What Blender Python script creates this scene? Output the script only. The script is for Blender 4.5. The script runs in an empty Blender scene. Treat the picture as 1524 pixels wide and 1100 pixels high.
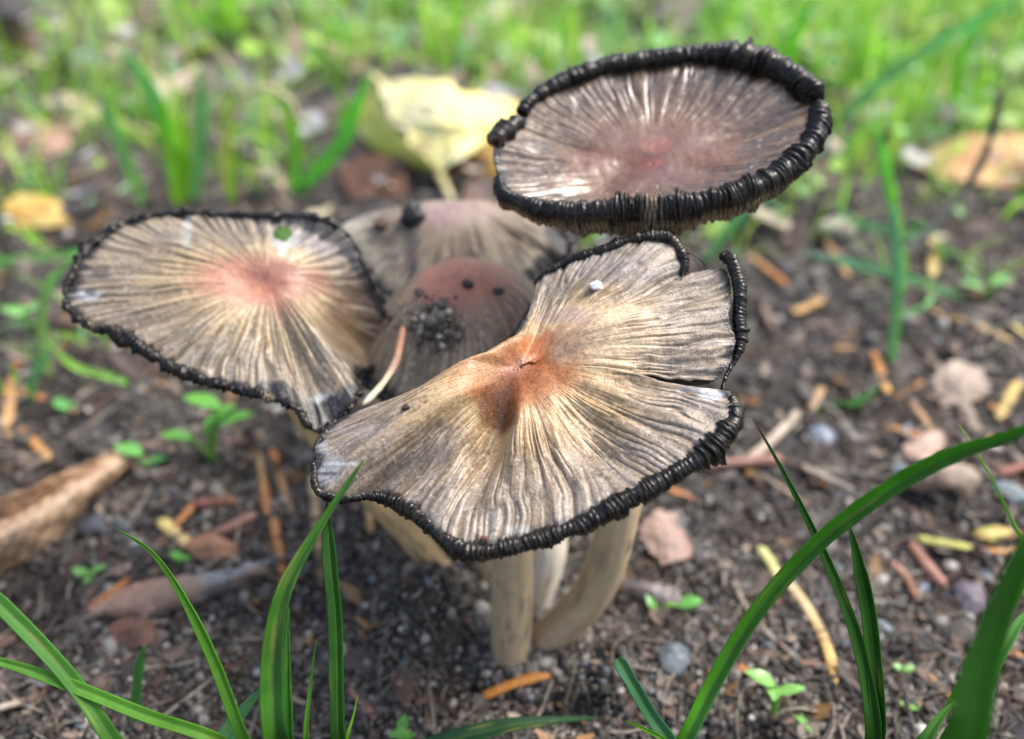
import bpy, math, random
import numpy as np
from mathutils import Vector
sc = bpy.context.scene
col = sc.collection
rng = np.random.default_rng(7)
random.seed(7)
S = 0.01                      # everything below is written in centimetres
# ------------------------------------------------------------------ camera
CAMZ = 14.0; PITCH = math.radians(35.0); FPX = 1196.0
cd = bpy.data.cameras.new('camera'); cam = bpy.data.objects.new('camera', cd); col.objects.link(cam)
cam.location = (0, 0, CAMZ * S); cam.rotation_euler = (math.radians(90) - PITCH, 0, 0)
cd.sensor_width = 36.0; cd.lens = 36.0 * FPX / 1524.0; cd.clip_start = 0.005; cd.clip_end = 500
cd.dof.use_dof = True; cd.dof.focus_distance = 0.114; cd.dof.aperture_fstop = cd.lens / 3.1
sc.camera = cam
# ------------------------------------------------------------------ sky, sun, exposure
SUN_EL, SUN_AZ = math.radians(58), math.radians(72)      # azimuth from +Y (away from the camera) towards +X
w = bpy.data.worlds.new('World'); sc.world = w; w.use_nodes = True
nt = w.node_tree; nt.nodes.clear()
sky = nt.nodes.new('ShaderNodeTexSky'); sky.sky_type = 'NISHITA'; sky.sun_disc = False
sky.sun_elevation = SUN_EL; sky.sun_rotation = SUN_AZ; sky.air_density = 1.2; sky.dust_density = 4.0
hs = nt.nodes.new('ShaderNodeHueSaturation'); hs.inputs['Saturation'].default_value = 0.85
bg = nt.nodes.new('ShaderNodeBackground'); bg.inputs['Strength'].default_value = 0.105
wo = nt.nodes.new('ShaderNodeOutputWorld')
nt.links.new(sky.outputs[0], hs.inputs['Color']); nt.links.new(hs.outputs[0], bg.inputs[0]); nt.links.new(bg.outputs[0], wo.inputs[0])
sd = bpy.data.lights.new('sun', 'SUN'); sd.energy = 1.5; sd.angle = math.radians(24); sd.color = (1.0, 0.95, 0.86)
so = bpy.data.objects.new('sun', sd); col.objects.link(so)
dsun = Vector((math.cos(SUN_EL) * math.sin(SUN_AZ), math.cos(SUN_EL) * math.cos(SUN_AZ), math.sin(SUN_EL)))
so.rotation_euler = dsun.to_track_quat('Z', 'Y').to_euler(); so.location = (0.3, 0.5, 1.0)
sc.view_settings.view_transform = 'Standard'; sc.view_settings.look = 'None'
sc.view_settings.gamma = 1; sc.view_settings.exposure = 1.45
sc.cycles.use_denoising = True
sc.cycles.max_bounces = 6; sc.cycles.transparent_max_bounces = 6
# ------------------------------------------------------------------ maths
cp, sp = math.cos(PITCH), math.sin(PITCH)
F = np.array([0, cp, -sp]); R = np.array([1.0, 0, 0]); U = np.array([0, sp, cp]); CAM = np.array([0, 0, CAMZ])
def ray(px, py): return F + (px - 762) / FPX * R - (py - 550) / FPX * U
def P(px, py, d): return CAM + d * ray(px, py)
def proj(p):
    q = np.asarray(p) - CAM; d = q @ F
    return 762 + FPX * (q @ R) / d, 550 - FPX * (q @ U) / d, d
def on_plane(px, py, C0, n):
    r = ray(px, py); return CAM + r * (np.dot(C0 - CAM, n) / np.dot(r, n))
def _hash(ix, iy, iz, seed):
    h = (ix.astype(np.int64) * 374761393 + iy.astype(np.int64) * 668265263 + iz.astype(np.int64) * 2147483647 + seed * 974634777) & 0xFFFFFFFF
    h = ((h ^ (h >> 13)) * 1274126177) & 0xFFFFFFFF
    h = ((h ^ (h >> 16)) * 2246822519) & 0xFFFFFFFF
    return ((h ^ (h >> 15)) & 0xFFFFFF) / float(0xFFFFFF) * 2 - 1
def vn(x, y=0.0, z=0.0, seed=0):
    x, y, z = np.broadcast_arrays(np.asarray(x, float), np.asarray(y, float), np.asarray(z, float))
    ix, iy, iz = np.floor(x), np.floor(y), np.floor(z); fx, fy, fz = x - ix, y - iy, z - iz
    fx, fy, fz = [f * f * f * (f * (f * 6 - 15) + 10) for f in (fx, fy, fz)]
    out = 0
    for a in (0, 1):
        for b in (0, 1):
            for c in (0, 1):
                out = out + _hash(ix + a, iy + b, iz + c, seed) * (fx if a else 1 - fx) * (fy if b else 1 - fy) * (fz if c else 1 - fz)
    return out
def fbm(x, y=0.0, z=0.0, seed=0, oct=4, gain=.5):
    a, s, t = 1.0, 0.0, 0.0
    for k in range(oct):
        s = s + a * vn(np.asarray(x) * 2**k + 17.3 * k, np.asarray(y) * 2**k + 5.1 * k, np.asarray(z) * 2**k, seed + k); t += a; a *= gain
    return s / t
def sstep(a, b, x):
    t = np.clip((np.asarray(x, float) - a) / (b - a), 0, 1); return t * t * (3 - 2 * t)
def lerp(a, b, t): return a + (b - a) * t
def mixc(a, b, t): return a + (np.asarray(b) - a) * np.asarray(t)[..., None]
def catmull(Pc, u, closed):
    Pc = np.asarray(Pc, float); n = len(Pc); i = np.floor(u).astype(int); f = (u - i)[:, None]
    if not closed: i = np.minimum(i, n - 2); f = (u - i)[:, None]
    g = (lambda k: Pc[k % n]) if closed else (lambda k: Pc[np.clip(k, 0, n - 1)])
    p0, p1, p2, p3 = g(i - 1), g(i), g(i + 1), g(i + 2)
    return 0.5 * (2 * p1 + (p2 - p0) * f + (2 * p0 - 5 * p1 + 4 * p2 - p3) * f**2 + (3 * p1 - p0 - 3 * p2 + p3) * f**3)
def unit(v): return v / np.maximum(np.linalg.norm(v, axis=-1, keepdims=True), 1e-9)
def srgb(r, g, b):
    c = np.array([r, g, b]) / 255.0
    return np.where(c <= .04045, c / 12.92, ((c + .055) / 1.055) ** 2.4)
# ------------------------------------------------------------------ object helpers
def tag(o, label=None, cat=None, group=None, kind=None):
    if label: o['label'] = label
    if cat: o['category'] = cat
    if group: o['group'] = group
    if kind: o['kind'] = kind
    return o
def empty(name, loc_cm):
    o = bpy.data.objects.new(name, None); col.objects.link(o); o.location = Vector(loc_cm) * S
    o.empty_display_size = 0.005; return o
def mesh(name, V, Fc, m, parent=None, cols=None, smooth=True, uv=None):
    """V in world cm; the object's origin is its parent's or the centre of its own foot"""
    V = np.asarray(V, float)
    if parent is not None: org = np.array(parent.location) / S
    else:
        org = np.array([(V[:, 0].min() + V[:, 0].max()) / 2, (V[:, 1].min() + V[:, 1].max()) / 2, V[:, 2].min()])
    pp = parent
    while pp is not None and pp.parent is not None:
        pp = pp.parent; org = org + np.array(pp.location) / S
    me = bpy.data.meshes.new(name)
    L = (V - org) * S
    if isinstance(Fc, np.ndarray):
        k = Fc.shape[1]
        me.vertices.add(len(L)); me.vertices.foreach_set('co', L.ravel())
        me.loops.add(Fc.size); me.loops.foreach_set('vertex_index', Fc.ravel().astype(np.int32))
        me.polygons.add(len(Fc)); me.polygons.foreach_set('loop_start', np.arange(0, Fc.size, k, dtype=np.int32))
        me.update(calc_edges=True)
    else: me.from_pydata([tuple(v) for v in L], [], [tuple(int(i) for i in f) for f in Fc])
    if smooth: me.polygons.foreach_set('use_smooth', np.ones(len(me.polygons), bool))
    if cols is not None:
        a = me.color_attributes.new('Col', 'FLOAT_COLOR', 'POINT'); c = np.ones((len(V), 4)); c[:, :3] = np.clip(cols, 0, 1)
        a.data.foreach_set('color', c.ravel())
    if uv is not None:
        a = me.attributes.new('strip', 'FLOAT_VECTOR', 'POINT'); c = np.zeros((len(V), 3)); c[:, :uv.shape[1]] = uv
        a.data.foreach_set('vector', c.ravel())
    me.materials.append(m); me.validate()
    o = bpy.data.objects.new(name, me); col.objects.link(o)
    if parent is not None: o.parent = parent
    else: o.location = Vector(org) * S
    return o
def grid_faces(nu, nv, wrap_u=False):
    i = np.arange(nu if wrap_u else nu - 1); j = np.arange(nv - 1); I, J = np.meshgrid(i, j, indexing='ij'); I2 = (I + 1) % nu
    return np.stack([I * nv + J, I2 * nv + J, I2 * nv + J + 1, I * nv + J + 1], -1).reshape(-1, 4)
# ------------------------------------------------------------------ materials
def vmat(name, rough=.5, bump=.3, bscale=60.0, bdist=.01, sss=0.0, spec=.5, trans=0.0, coat=0.0, var=.25, vscale=25.0, fibre=None, sparkle=0.0, rvar=.15, detail=5):
    m = bpy.data.materials.new(name); m.use_nodes = True; N = m.node_tree.nodes; Lk = m.node_tree.links
    b = N['Principled BSDF']; out = N['Material Output']
    at = N.new('ShaderNodeAttribute'); at.attribute_name = 'Col'
    tc = N.new('ShaderNodeTexCoord'); mp = N.new('ShaderNodeMapping'); mp.inputs['Scale'].default_value = (100,) * 3
    Lk.new(tc.outputs['Object'], mp.inputs['Vector']); vec = mp.outputs[0]
    n1 = N.new('ShaderNodeTexNoise'); n1.inputs['Scale'].default_value = vscale; n1.inputs['Detail'].default_value = detail; Lk.new(vec, n1.inputs['Vector'])
    mr = N.new('ShaderNodeMapRange'); mr.inputs['From Min'].default_value = .3; mr.inputs['From Max'].default_value = .7
    mr.inputs['To Min'].default_value = 1 - var; mr.inputs['To Max'].default_value = 1 + var; Lk.new(n1.outputs['Fac'], mr.inputs['Value'])
    vm = N.new('ShaderNodeVectorMath'); vm.operation = 'SCALE'; Lk.new(at.outputs['Color'], vm.inputs[0]); Lk.new(mr.outputs[0], vm.inputs['Scale'])
    colour = vm.outputs[0]
    n2 = N.new('ShaderNodeTexNoise'); n2.inputs['Scale'].default_value = bscale; n2.inputs['Detail'].default_value = 3
    if fibre:
        a2 = N.new('ShaderNodeAttribute'); a2.attribute_name = 'strip'; m2 = N.new('ShaderNodeMapping'); m2.inputs['Scale'].default_value = fibre
        Lk.new(a2.outputs['Vector'], m2.inputs['Vector']); Lk.new(m2.outputs[0], n2.inputs['Vector']); n2.inputs['Scale'].default_value = 1.0
    else: Lk.new(vec, n2.inputs['Vector'])
    if sparkle:
        n3 = N.new('ShaderNodeTexNoise'); n3.inputs['Scale'].default_value = 55; n3.inputs['Detail'].default_value = 1; Lk.new(vec, n3.inputs['Vector'])
        r3 = N.new('ShaderNodeMapRange'); r3.inputs['From Min'].default_value = .66; r3.inputs['From Max'].default_value = .74; r3.inputs['To Max'].default_value = sparkle; Lk.new(n3.outputs['Fac'], r3.inputs['Value'])
        mx = N.new('ShaderNodeMix'); mx.data_type = 'RGBA'; Lk.new(r3.outputs[0], mx.inputs['Factor']); Lk.new(colour, mx.inputs[6]); mx.inputs[7].default_value = (.75, .68, .55, 1); colour = mx.outputs[2]
    Lk.new(colour, b.inputs['Base Color'])
    bp = N.new('ShaderNodeBump'); bp.inputs['Strength'].default_value = bump; bp.inputs['Distance'].default_value = bdist * S
    Lk.new(n2.outputs['Fac'], bp.inputs['Height']); Lk.new(bp.outputs[0], b.inputs['Normal'])
    rr = N.new('ShaderNodeMapRange'); rr.inputs['From Min'].default_value = .3; rr.inputs['From Max'].default_value = .7
    rr.inputs['To Min'].default_value = max(.05, rough - rvar); rr.inputs['To Max'].default_value = min(1, rough + rvar); Lk.new(n1.outputs['Fac'], rr.inputs['Value']); Lk.new(rr.outputs[0], b.inputs['Roughness'])
    b.inputs['Specular IOR Level'].default_value = spec
    if coat: b.inputs['Coat Weight'].default_value = coat; b.inputs['Coat Roughness'].default_value = .3; Lk.new(bp.outputs[0], b.inputs['Coat Normal'])
    if sss:
        b.inputs['Subsurface Weight'].default_value = sss; b.inputs['Subsurface Radius'].default_value = (1, .5, .25); b.inputs['Subsurface Scale'].default_value = .0012
    if trans:
        tr = N.new('ShaderNodeBsdfTranslucent'); Lk.new(colour, tr.inputs['Color']); ms = N.new('ShaderNodeMixShader'); ms.inputs[0].default_value = trans
        Lk.new(b.outputs[0], ms.inputs[1]); Lk.new(tr.outputs[0], ms.inputs[2]); Lk.new(ms.outputs[0], out.inputs['Surface'])
    return m
M_cap = vmat('cap_skin', rough=.42, bump=.5, bscale=34, bdist=.02, sss=.35, spec=.5, coat=.3, var=.3, vscale=16, sparkle=.55)
M_capwet = vmat('wet_cap_skin', rough=.33, bump=.22, bscale=9, bdist=.03, sss=.1, spec=.6, coat=.9, rvar=.12, var=.2, vscale=10)
M_capdull = vmat('dull_cap_skin', rough=.55, bump=.5, bscale=30, bdist=.02, sss=.15, var=.2, vscale=10, sparkle=.25)
M_roll = vmat('inky_gill_edge', rough=.27, bump=.5, bscale=25, bdist=.012, spec=.35, var=.4, vscale=12)
M_gill = vmat('dark_gills', rough=.6, bump=.2, var=.3)
M_stem = vmat('stem_flesh', rough=.5, bump=.16, bdist=.015, sss=.45, var=.12, vscale=4, fibre=(24, 2.5, 24))
M_soil = vmat('damp_soil', rough=.85, bump=.9, bscale=16, bdist=.06, spec=.3, var=.55, vscale=7, detail=8)
M_crumb = vmat('soil_crumb', rough=.55, bump=.7, bscale=25, bdist=.03, spec=.5, var=.35, vscale=14)
M_stone = vmat('pebble_stone', rough=.5, bump=.3, bscale=30, bdist=.01, var=.25, vscale=12)
M_dry = vmat('dry_litter', rough=.6, bump=.5, bscale=22, bdist=.02, var=.3, vscale=10, trans=.08)
M_needle = vmat('dry_needle', rough=.5, bump=.4, bdist=.02, var=.25, vscale=8, fibre=(40, 2, 40), trans=.1)
M_leafdry = vmat('dead_leaf', rough=.5, bump=.5, bscale=12, bdist=.03, var=.22, vscale=5, trans=.2)
M_grass = vmat('grass_blade', rough=.45, bump=.6, bdist=.012, spec=.35, var=.14, vscale=3, fibre=(26, .6, 26), trans=.5)
M_weed = vmat('weed_leaf', rough=.4, bump=.3, bscale=12, bdist=.02, var=.15, vscale=4, trans=.35)
M_quartz = vmat('white_grain', rough=.25, bump=.2, var=.1, sss=.3)
# ------------------------------------------------------------------ ground
def gh(x, y):
    x = np.asarray(x, float); y = np.asarray(y, float)
    far = np.clip(np.hypot(x, y - 9) / 60, 0, 1)
    h = fbm(x / 9, y / 9, 0, 3, 3) * .55 + fbm(x / 2.2, y / 2.2, 0, 11, 4) * .42
    h = h + fbm(x / 14, y / 14, 0, 5, 2) * 2.5 * far
    g = lambda cx, cy, sx, sy, a: a * np.exp(-((x - cx) / sx) ** 2 - ((y - cy) / sy) ** 2)
    h = h + g(-2.1, 10.4, 1.5, 1.6, 1.1) + g(2.3, 9.2, 1.6, 1.2, 1.0) + g(1.2, 7.6, 1.4, .8, .45) + g(-.5, 7.9, 1.2, .5, .3) + g(0.0, 9.9, .8, .8, .10) + g(-1.45, 10.5, .8, .8, 1.0) + g(-.6, 9.3, .5, .4, .2) - g(.9, 8.5, .6, .35, .7) - g(-.9, 9.6, .5, .7, .5)
    return h
def G(px, py, dz=0.0):
    z = 0.0
    for _ in range(6):
        r = ray(px, py); t = (z + dz - CAMZ) / r[2]; p = CAM + r * t; z = float(gh(p[0], p[1]))
    return p
def soil_col(x, y):
    n = fbm(x / 1.3, y / 1.3, 0, 21, 4); n2 = fbm(x / .35, y / .35, 0, 31, 2); n3 = fbm(x / 6, y / 6, 0, 41, 3)
    c = np.broadcast_to(np.array([.042, .037, .034]), np.shape(x) + (3,)).copy()
    c = mixc(c, np.array([.10, .093, .084]), sstep(-.1, .6, n)); c = mixc(c, np.array([.075, .052, .038]), .6 * sstep(.0, .6, n3))
    c = mixc(c, np.array([.025, .02, .018]), .8 * sstep(.05, .5, n2))
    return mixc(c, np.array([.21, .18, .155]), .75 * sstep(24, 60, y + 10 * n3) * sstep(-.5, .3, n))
ys = [1.5]
while ys[-1] < 9000:
    y = ys[-1]; d = max(y, 6); ys.append(y + (.085 if 5 < y < 16 else (.14 if y < 5 else d * .0062 * (1 if y < 90 else 1 + (y - 90) / 60))))
ys = np.array(ys); nx = 520
tx = np.linspace(-1, 1, nx); XX = tx[None, :] * (9 + ys[:, None] * .95); YY = np.broadcast_to(ys[:, None], XX.shape)
XX = XX + rng.normal(0, .02, XX.shape)
nearm = 1 - sstep(40, 90, YY)
H = gh(XX, YY)
fine = fbm(XX / .55, YY / .55, 0, 51, 3) * .16 + np.maximum(0, fbm(XX / .22, YY / .22, 0, 61, 2)) * .13
crk = np.abs(fbm(XX / .9, YY / .9, 0, 71, 3)); fine = fine - .22 * (1 - sstep(0, .07, crk))
ZZ = H + fine * nearm
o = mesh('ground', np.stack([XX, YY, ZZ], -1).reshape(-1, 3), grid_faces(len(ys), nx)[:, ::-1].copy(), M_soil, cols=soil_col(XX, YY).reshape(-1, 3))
tag(o, kind='structure')
# big base sheet so the ground also exists beside and behind the camera
q = 12000.0
Vb = [(-q, -q, -6), (q, -q, -6), (q, q, -6), (-q, q, -6)]
o = mesh('soil_base', Vb, [(0, 1, 2, 3)], M_soil, cols=np.full((4, 3), .07), smooth=False); tag(o, kind='structure')
# ------------------------------------------------------------------ mushroom builder
class Cap: pass
def build_cap(root, rim, C0, n, p=1.5, nt_=900, nr=110, closed=True, folds=(), prof=None, seam_r=.6, col_fn=None, mat=None,
              ridge=(46, .02, .3, 118, .012, .5), jag=.02, seed=0, hole=None, thick=.045, seamless=False, world=False, twist=0.0, name='cap', bumps=()):
    K = len(rim); rimP = []
    n = unit(np.array(n, float))
    for e in rim:
        if world or (len(e) > 4 and e[4] == 'w'): rimP.append(np.array(e[:3], float))
        else:
            q_ = on_plane(e[0], e[1], C0, n); rimP.append(q_ + unit(ray(e[0], e[1])) * e[2])
    rimP = np.array(rimP); rr = np.array([e[3] for e in rim])
    us = np.linspace(0, K if closed else K - 1, 4000, endpoint=not closed)
    if not closed: us[-1] = K - 1 - 1e-6
    D = catmull(rimP, us, closed); L = np.r_[0, np.cumsum(np.linalg.norm(np.diff(D, axis=0), axis=1))]
    tot = L[-1] + (np.linalg.norm(D[0] - D[-1]) if closed else 0)
    la = np.linspace(0, tot, nt_, endpoint=not closed)
    u = np.interp(la, L, us) if not closed else np.interp(la, np.r_[L, tot], np.r_[us, K])
    if not closed: u = np.minimum(u, K - 1 - 1e-6)
    else: u = u % K
    RP = catmull(rimP, u, closed); RR = catmull(rr[:, None], u, closed)[:, 0]
    a = RP - C0; b = a @ n; a = a - b[:, None] * n; rl = np.linalg.norm(a, axis=1)
    jn = fbm(la / .35, 0, 0, seed + 5, 3) * jag + fbm(la / .09, 0, 0, seed + 6, 1) * jag * .5
    r = np.linspace(0, 1, nr) ** .9; r[0] = .004
    Rg, Ug = np.meshgrid(r, u); Tg = np.broadcast_to((la / tot)[:, None], Rg.shape)
    h = np.zeros_like(Rg)
    if prof: h += prof(Rg)
    for (cu, wu, amp, rc, rw) in folds:
        du = np.abs(Ug - cu);
        if closed: du = np.minimum(du, K - du)
        h += amp * np.exp(-(du / wu) ** 2) * np.exp(-((Rg - rc) / rw) ** 2) * sstep(.04, .32, Rg)
    # radial ridges; the pleats wander, fork and fade
    N1, A1, S1, N2, A2, S2 = ridge
    X = C0 + a[:, None, :] * Rg[..., None]
    bx, by, _ = proj(X.reshape(-1, 3)); bx = bx.reshape(Rg.shape); by = by.reshape(Rg.shape)
    for (qx, qy, sx, sy, ang, amp) in bumps:      # dents and swellings of the flesh
        ca, sa = math.cos(math.radians(ang)), math.sin(math.radians(ang)); ux = (bx - qx) * ca + (by - qy) * sa; uy = -(bx - qx) * sa + (by - qy) * ca
        h += amp * np.exp(-(ux / sx) ** 2 - (uy / sy) ** 2)
    wob = fbm(X[..., 0] / .8, X[..., 1] / .8, X[..., 2] / .8, seed + 9, 3) * .009 * Rg + twist * Rg**2
    def rad(N, sd, drift):
        t = (Tg + wob) * N
        if closed:      # periodic: noise on a circle
            th = (Tg + wob) * 2 * np.pi; k = N / (2 * np.pi); return vn(np.cos(th) * k * 1.6, np.sin(th) * k * 1.6, Rg * drift, sd)
        return vn(t * 1.6, Rg * drift, 0, sd)
    g1 = rad(N1, seed + 1, 2.2); g2 = rad(N2, seed + 2, 4.5); g3 = rad(N2 * 2.1, seed + 3, 9)
    sh = lambda g: (1 - np.exp(-(g * 2.6) ** 2)) * 1.6 - 1
    amp_n = np.clip(.75 + 1.3 * fbm(X[..., 0] / .45, X[..., 1] / .45, X[..., 2] / .45, seed + 14, 3), .1, 1.6)
    e1 = sstep(S1 - .2, S1 + .25, Rg); e2 = sstep(S2 - .25, S2 + .2, Rg)
    rd = (sh(g1) * A1 * e1 + sh(g2) * A2 * e2 * amp_n + g3 * A2 * .25 * e2)
    lump = fbm(X[..., 0] / .5, X[..., 1] / .5, X[..., 2] / .5, seed + 20, 3) * .022
    tone = rad(N2 * .6, seed + 30, 3)
    groove = np.clip(.42 - (sh(g1) * .42 * e1 + sh(g2) * .52 * e2 + g3 * .3 * e2), 0, 1) * np.maximum(e1, e2)
    Pt = C0 + a[:, None, :] * (Rg + jn[:, None] * sstep(.9, 1, Rg) / np.maximum(rl[:, None], .3))[..., None] + n * (b[:, None] * Rg**p + h + rd + lump)[..., None]
    Ps = C0 + a[:, None, :] * Rg[..., None] + n * (b[:, None] * Rg**p + h)[..., None]
    if not closed:      # close the slit inside seam_r
        k = 1 - sstep(seam_r - .12, seam_r + .05, r)
        for Q in (Pt, Ps):
            dl = (Q[-1] - Q[0]) * k[:, None]
            wgt0 = np.exp(-(la / (.03 * tot)) ** 2)[:, None, None]; wgt1 = np.exp(-((tot - la) / (.03 * tot)) ** 2)[:, None, None]
            Q += wgt0 * dl[None] * .5 - wgt1 * dl[None] * .5
    c = Cap(); c.C0, c.n, c.u, c.la, c.tot, c.RP, c.RR, c.b, c.a, c.r, c.K, c.closed = C0, n, u, la, tot, Ps[:, -1], RR, b, a, r, K, closed
    pxy = proj(Pt.reshape(-1, 3)); PX = pxy[0].reshape(Rg.shape); PY = pxy[1].reshape(Rg.shape)
    cols = col_fn(Rg, Ug, Tg, groove, X, PX, PY, rl, tone)
    faces = grid_faces(nt_, nr, closed)
    if hole:
        hx, hy, ha, hb = hole
        fx = PX.ravel()[faces].mean(1); fy = PY.ravel()[faces].mean(1)
        faces = faces[((fx - hx) / ha) ** 2 + ((fy - hy) / hb) ** 2 + .45 * fbm(fx / 9, fy / 9, 0, 3, 2) > 1]
    o = mesh(name, Pt.reshape(-1, 3), faces[:, ::-1].copy(), mat, root, cols=cols.reshape(-1, 3))
    sm = o.modifiers.new('thickness', 'SOLIDIFY'); sm.thickness = thick * S; sm.offset = -1
    if np.dot(o.data.polygons[len(faces) // 2].normal, Vector(n)) < 0: o.data.flip_normals()
    # lamellae under the cap
    NG = 420; tg = np.arange(NG * 2) / (NG * 2); idx = (tg * nt_).astype(int) % nt_
    rg = np.array([.12, .2, .35, .5, .65, .8, .92, .985]); ri = np.clip((rg * nr).astype(int), 0, nr - 1)
    Gp = Ps[idx][:, ri]; dep = np.where(np.arange(NG * 2) % 2, .30, .10)[:, None] * np.array([.4, .8, 1, 1, .95, .8, .5, .25])[None]
    Gp = Gp - n * (thick + dep)[..., None]
    gc = mixc(np.broadcast_to(np.array([.035, .028, .022]), Gp.shape).copy(), np.array([.10, .075, .05]), np.broadcast_to((np.arange(NG * 2) % 2)[:, None] * .7, Gp.shape[:2]))
    gf = grid_faces(NG * 2, len(rg), closed)
    if hole:
        pz = proj(Gp.reshape(-1, 3)); fx = pz[0][gf].mean(1); fy = pz[1][gf].mean(1); gf = gf[((fx - hx) / (ha * 2)) ** 2 + ((fy - hy - 10) / (hb * 3)) ** 2 > 1]
    g = mesh('gills', Gp.reshape(-1, 3), gf, M_gill, root, cols=gc.reshape(-1, 3), smooth=False); tag(g, kind='stuff')
    c.Ps = Ps; c.obj = o
    return c
def roll(root, pts, rad, n, C0, pitch=.06, asp=1.0, tan=0.0, drop=.6, out=.25, seed=0, rib=.22, lump=.1, name='curled_gill_edge', ends=True, slant=.25):
    """a tube of packed lamellae swept along a piece of the rim"""
    pts = np.asarray(pts); L = np.r_[0, np.cumsum(np.linalg.norm(np.diff(pts, axis=0), axis=1))]
    N = int(L[-1] / (pitch / 6)); s = np.linspace(0, L[-1], N)
    Cc = np.stack([np.interp(s, L, pts[:, k]) for k in range(3)], 1); r_ = np.interp(s, L, rad)
    asp_ = np.interp(s, L, np.broadcast_to(asp, len(L))); tan_ = np.interp(s, L, np.broadcast_to(tan, len(L)))
    k = max(3, int(.08 / (L[-1] / N))); ker = np.hanning(2 * k + 1); ker /= ker.sum()
    Cs = np.stack([np.convolve(np.pad(Cc[:, j], k, 'edge'), ker, 'valid') for j in range(3)], 1)
    T = unit(np.gradient(Cs, axis=0)); O = np.asarray(Cs - C0); O = O - (O @ n)[:, None] * n; O = O - np.sum(O * T, 1)[:, None] * T; O = unit(O); B = unit(np.cross(T, O)); B *= np.sign(B @ n)[:, None]
    if ends: r_ = r_ * np.clip(np.minimum(s, s[-1] - s) / .12 + .35, 0, 1) ** .5
    r_ = r_ * (1 + lump * fbm(s / .5, 0, 0, seed, 3) * 1.6 + lump * fbm(s / .15, 0, 0, seed + 40, 2))
    nph = 18; ph = np.linspace(0, 2 * np.pi, nph, endpoint=False)
    Sg, Ph = np.meshgrid(s, ph, indexing='ij')
    warp = Sg + slant * pitch * Ph + 1.0 * pitch * fbm(Sg / .4, np.cos(Ph), np.sin(Ph), seed + 1, 2) + .5 * pitch * fbm(Sg / .12, np.cos(Ph) * 2, np.sin(Ph) * 2, seed + 2, 1)
    f = (warp / pitch) % 1; idr = np.floor(warp / pitch)
    ribh = np.sin(f * np.pi) ** .7; amp = rib * (.7 + .7 * _hash(idr, idr * 0, idr * 0, seed + 3)) * (.8 + .7 * fbm(Sg / .25, Ph, 0, seed + 14, 2))
    rg = r_[:, None] * (1 - rib + amp * ribh)
    rg = rg * (1 + .15 * fbm(Sg / .16, np.cos(Ph) * 1.5, np.sin(Ph) * 1.5, seed + 4, 3))
    base = Cs + O * (r_ * out)[:, None] - B * (r_ * drop * asp_)[:, None]
    V = base[:, None] + O[:, None] * (rg * np.cos(Ph))[..., None] + B[:, None] * (rg * np.sin(Ph) * asp_[:, None])[..., None]
    low = sstep(.45, -.25, np.sin(Ph) + .25 * fbm(Sg / .3, Ph, 0, seed + 8, 2)) * tan_[:, None] * sstep(-.2, .2, np.cos(Ph) + .15)
    c = np.broadcast_to(np.array([.0035, .0032, .0038]), V.shape).copy()
    c = mixc(c, np.array([.05, .035, .025]), sstep(.5, 1, ribh) * sstep(.2, .8, _hash(idr, idr * 0, idr * 0, seed + 9) * .5 + .5) * .55)
    c = mixc(c, np.array([.27, .19, .11]), low * sstep(.25, .85, ribh))
    c = mixc(c, np.array([.30, .22, .15]), .5 * sstep(.62, .9, fbm(Sg / .5, 0, 0, seed + 12, 2)) * sstep(.4, .9, ribh))
    fc = grid_faces(N, nph)
    wr = np.stack([np.arange(N - 1) * nph + nph - 1, (np.arange(N - 1) + 1) * nph + nph - 1, (np.arange(N - 1) + 1) * nph, np.arange(N - 1) * nph], 1)
    V2 = V.reshape(-1, 3); c2 = c.reshape(-1, 3)
    fl = np.vstack([fc, wr]); n0 = len(V2)
    V2 = np.vstack([V2, base[0], base[-1]]); c2 = np.vstack([c2, c2[0], c2[-1]])
    i = np.arange(nph); j = (i + 1) % nph
    fl = np.vstack([fl, np.stack([np.full(nph, n0), i, j, j], 1)[:, [0, 1, 2, 2]], np.stack([np.full(nph, n0 + 1), (N - 1) * nph + j, (N - 1) * nph + i, (N - 1) * nph + i], 1)])
    faces = [tuple(x[:4]) if x[2] != x[3] else tuple(x[:3]) for x in fl.tolist()]
    o = mesh(name, V2, faces, M_roll, root, cols=c2); tag(o, kind='stuff'); return o
def rim_range(c, u0, u1):
    """rim points of cap c between control indices"""
    if c.closed and u1 > c.K:
        m1 = c.u >= u0; m2 = c.u <= u1 - c.K; i = np.r_[np.where(m1)[0], np.where(m2)[0]]
    else: i = np.where((c.u >= u0) & (c.u <= u1))[0]
    return i
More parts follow.
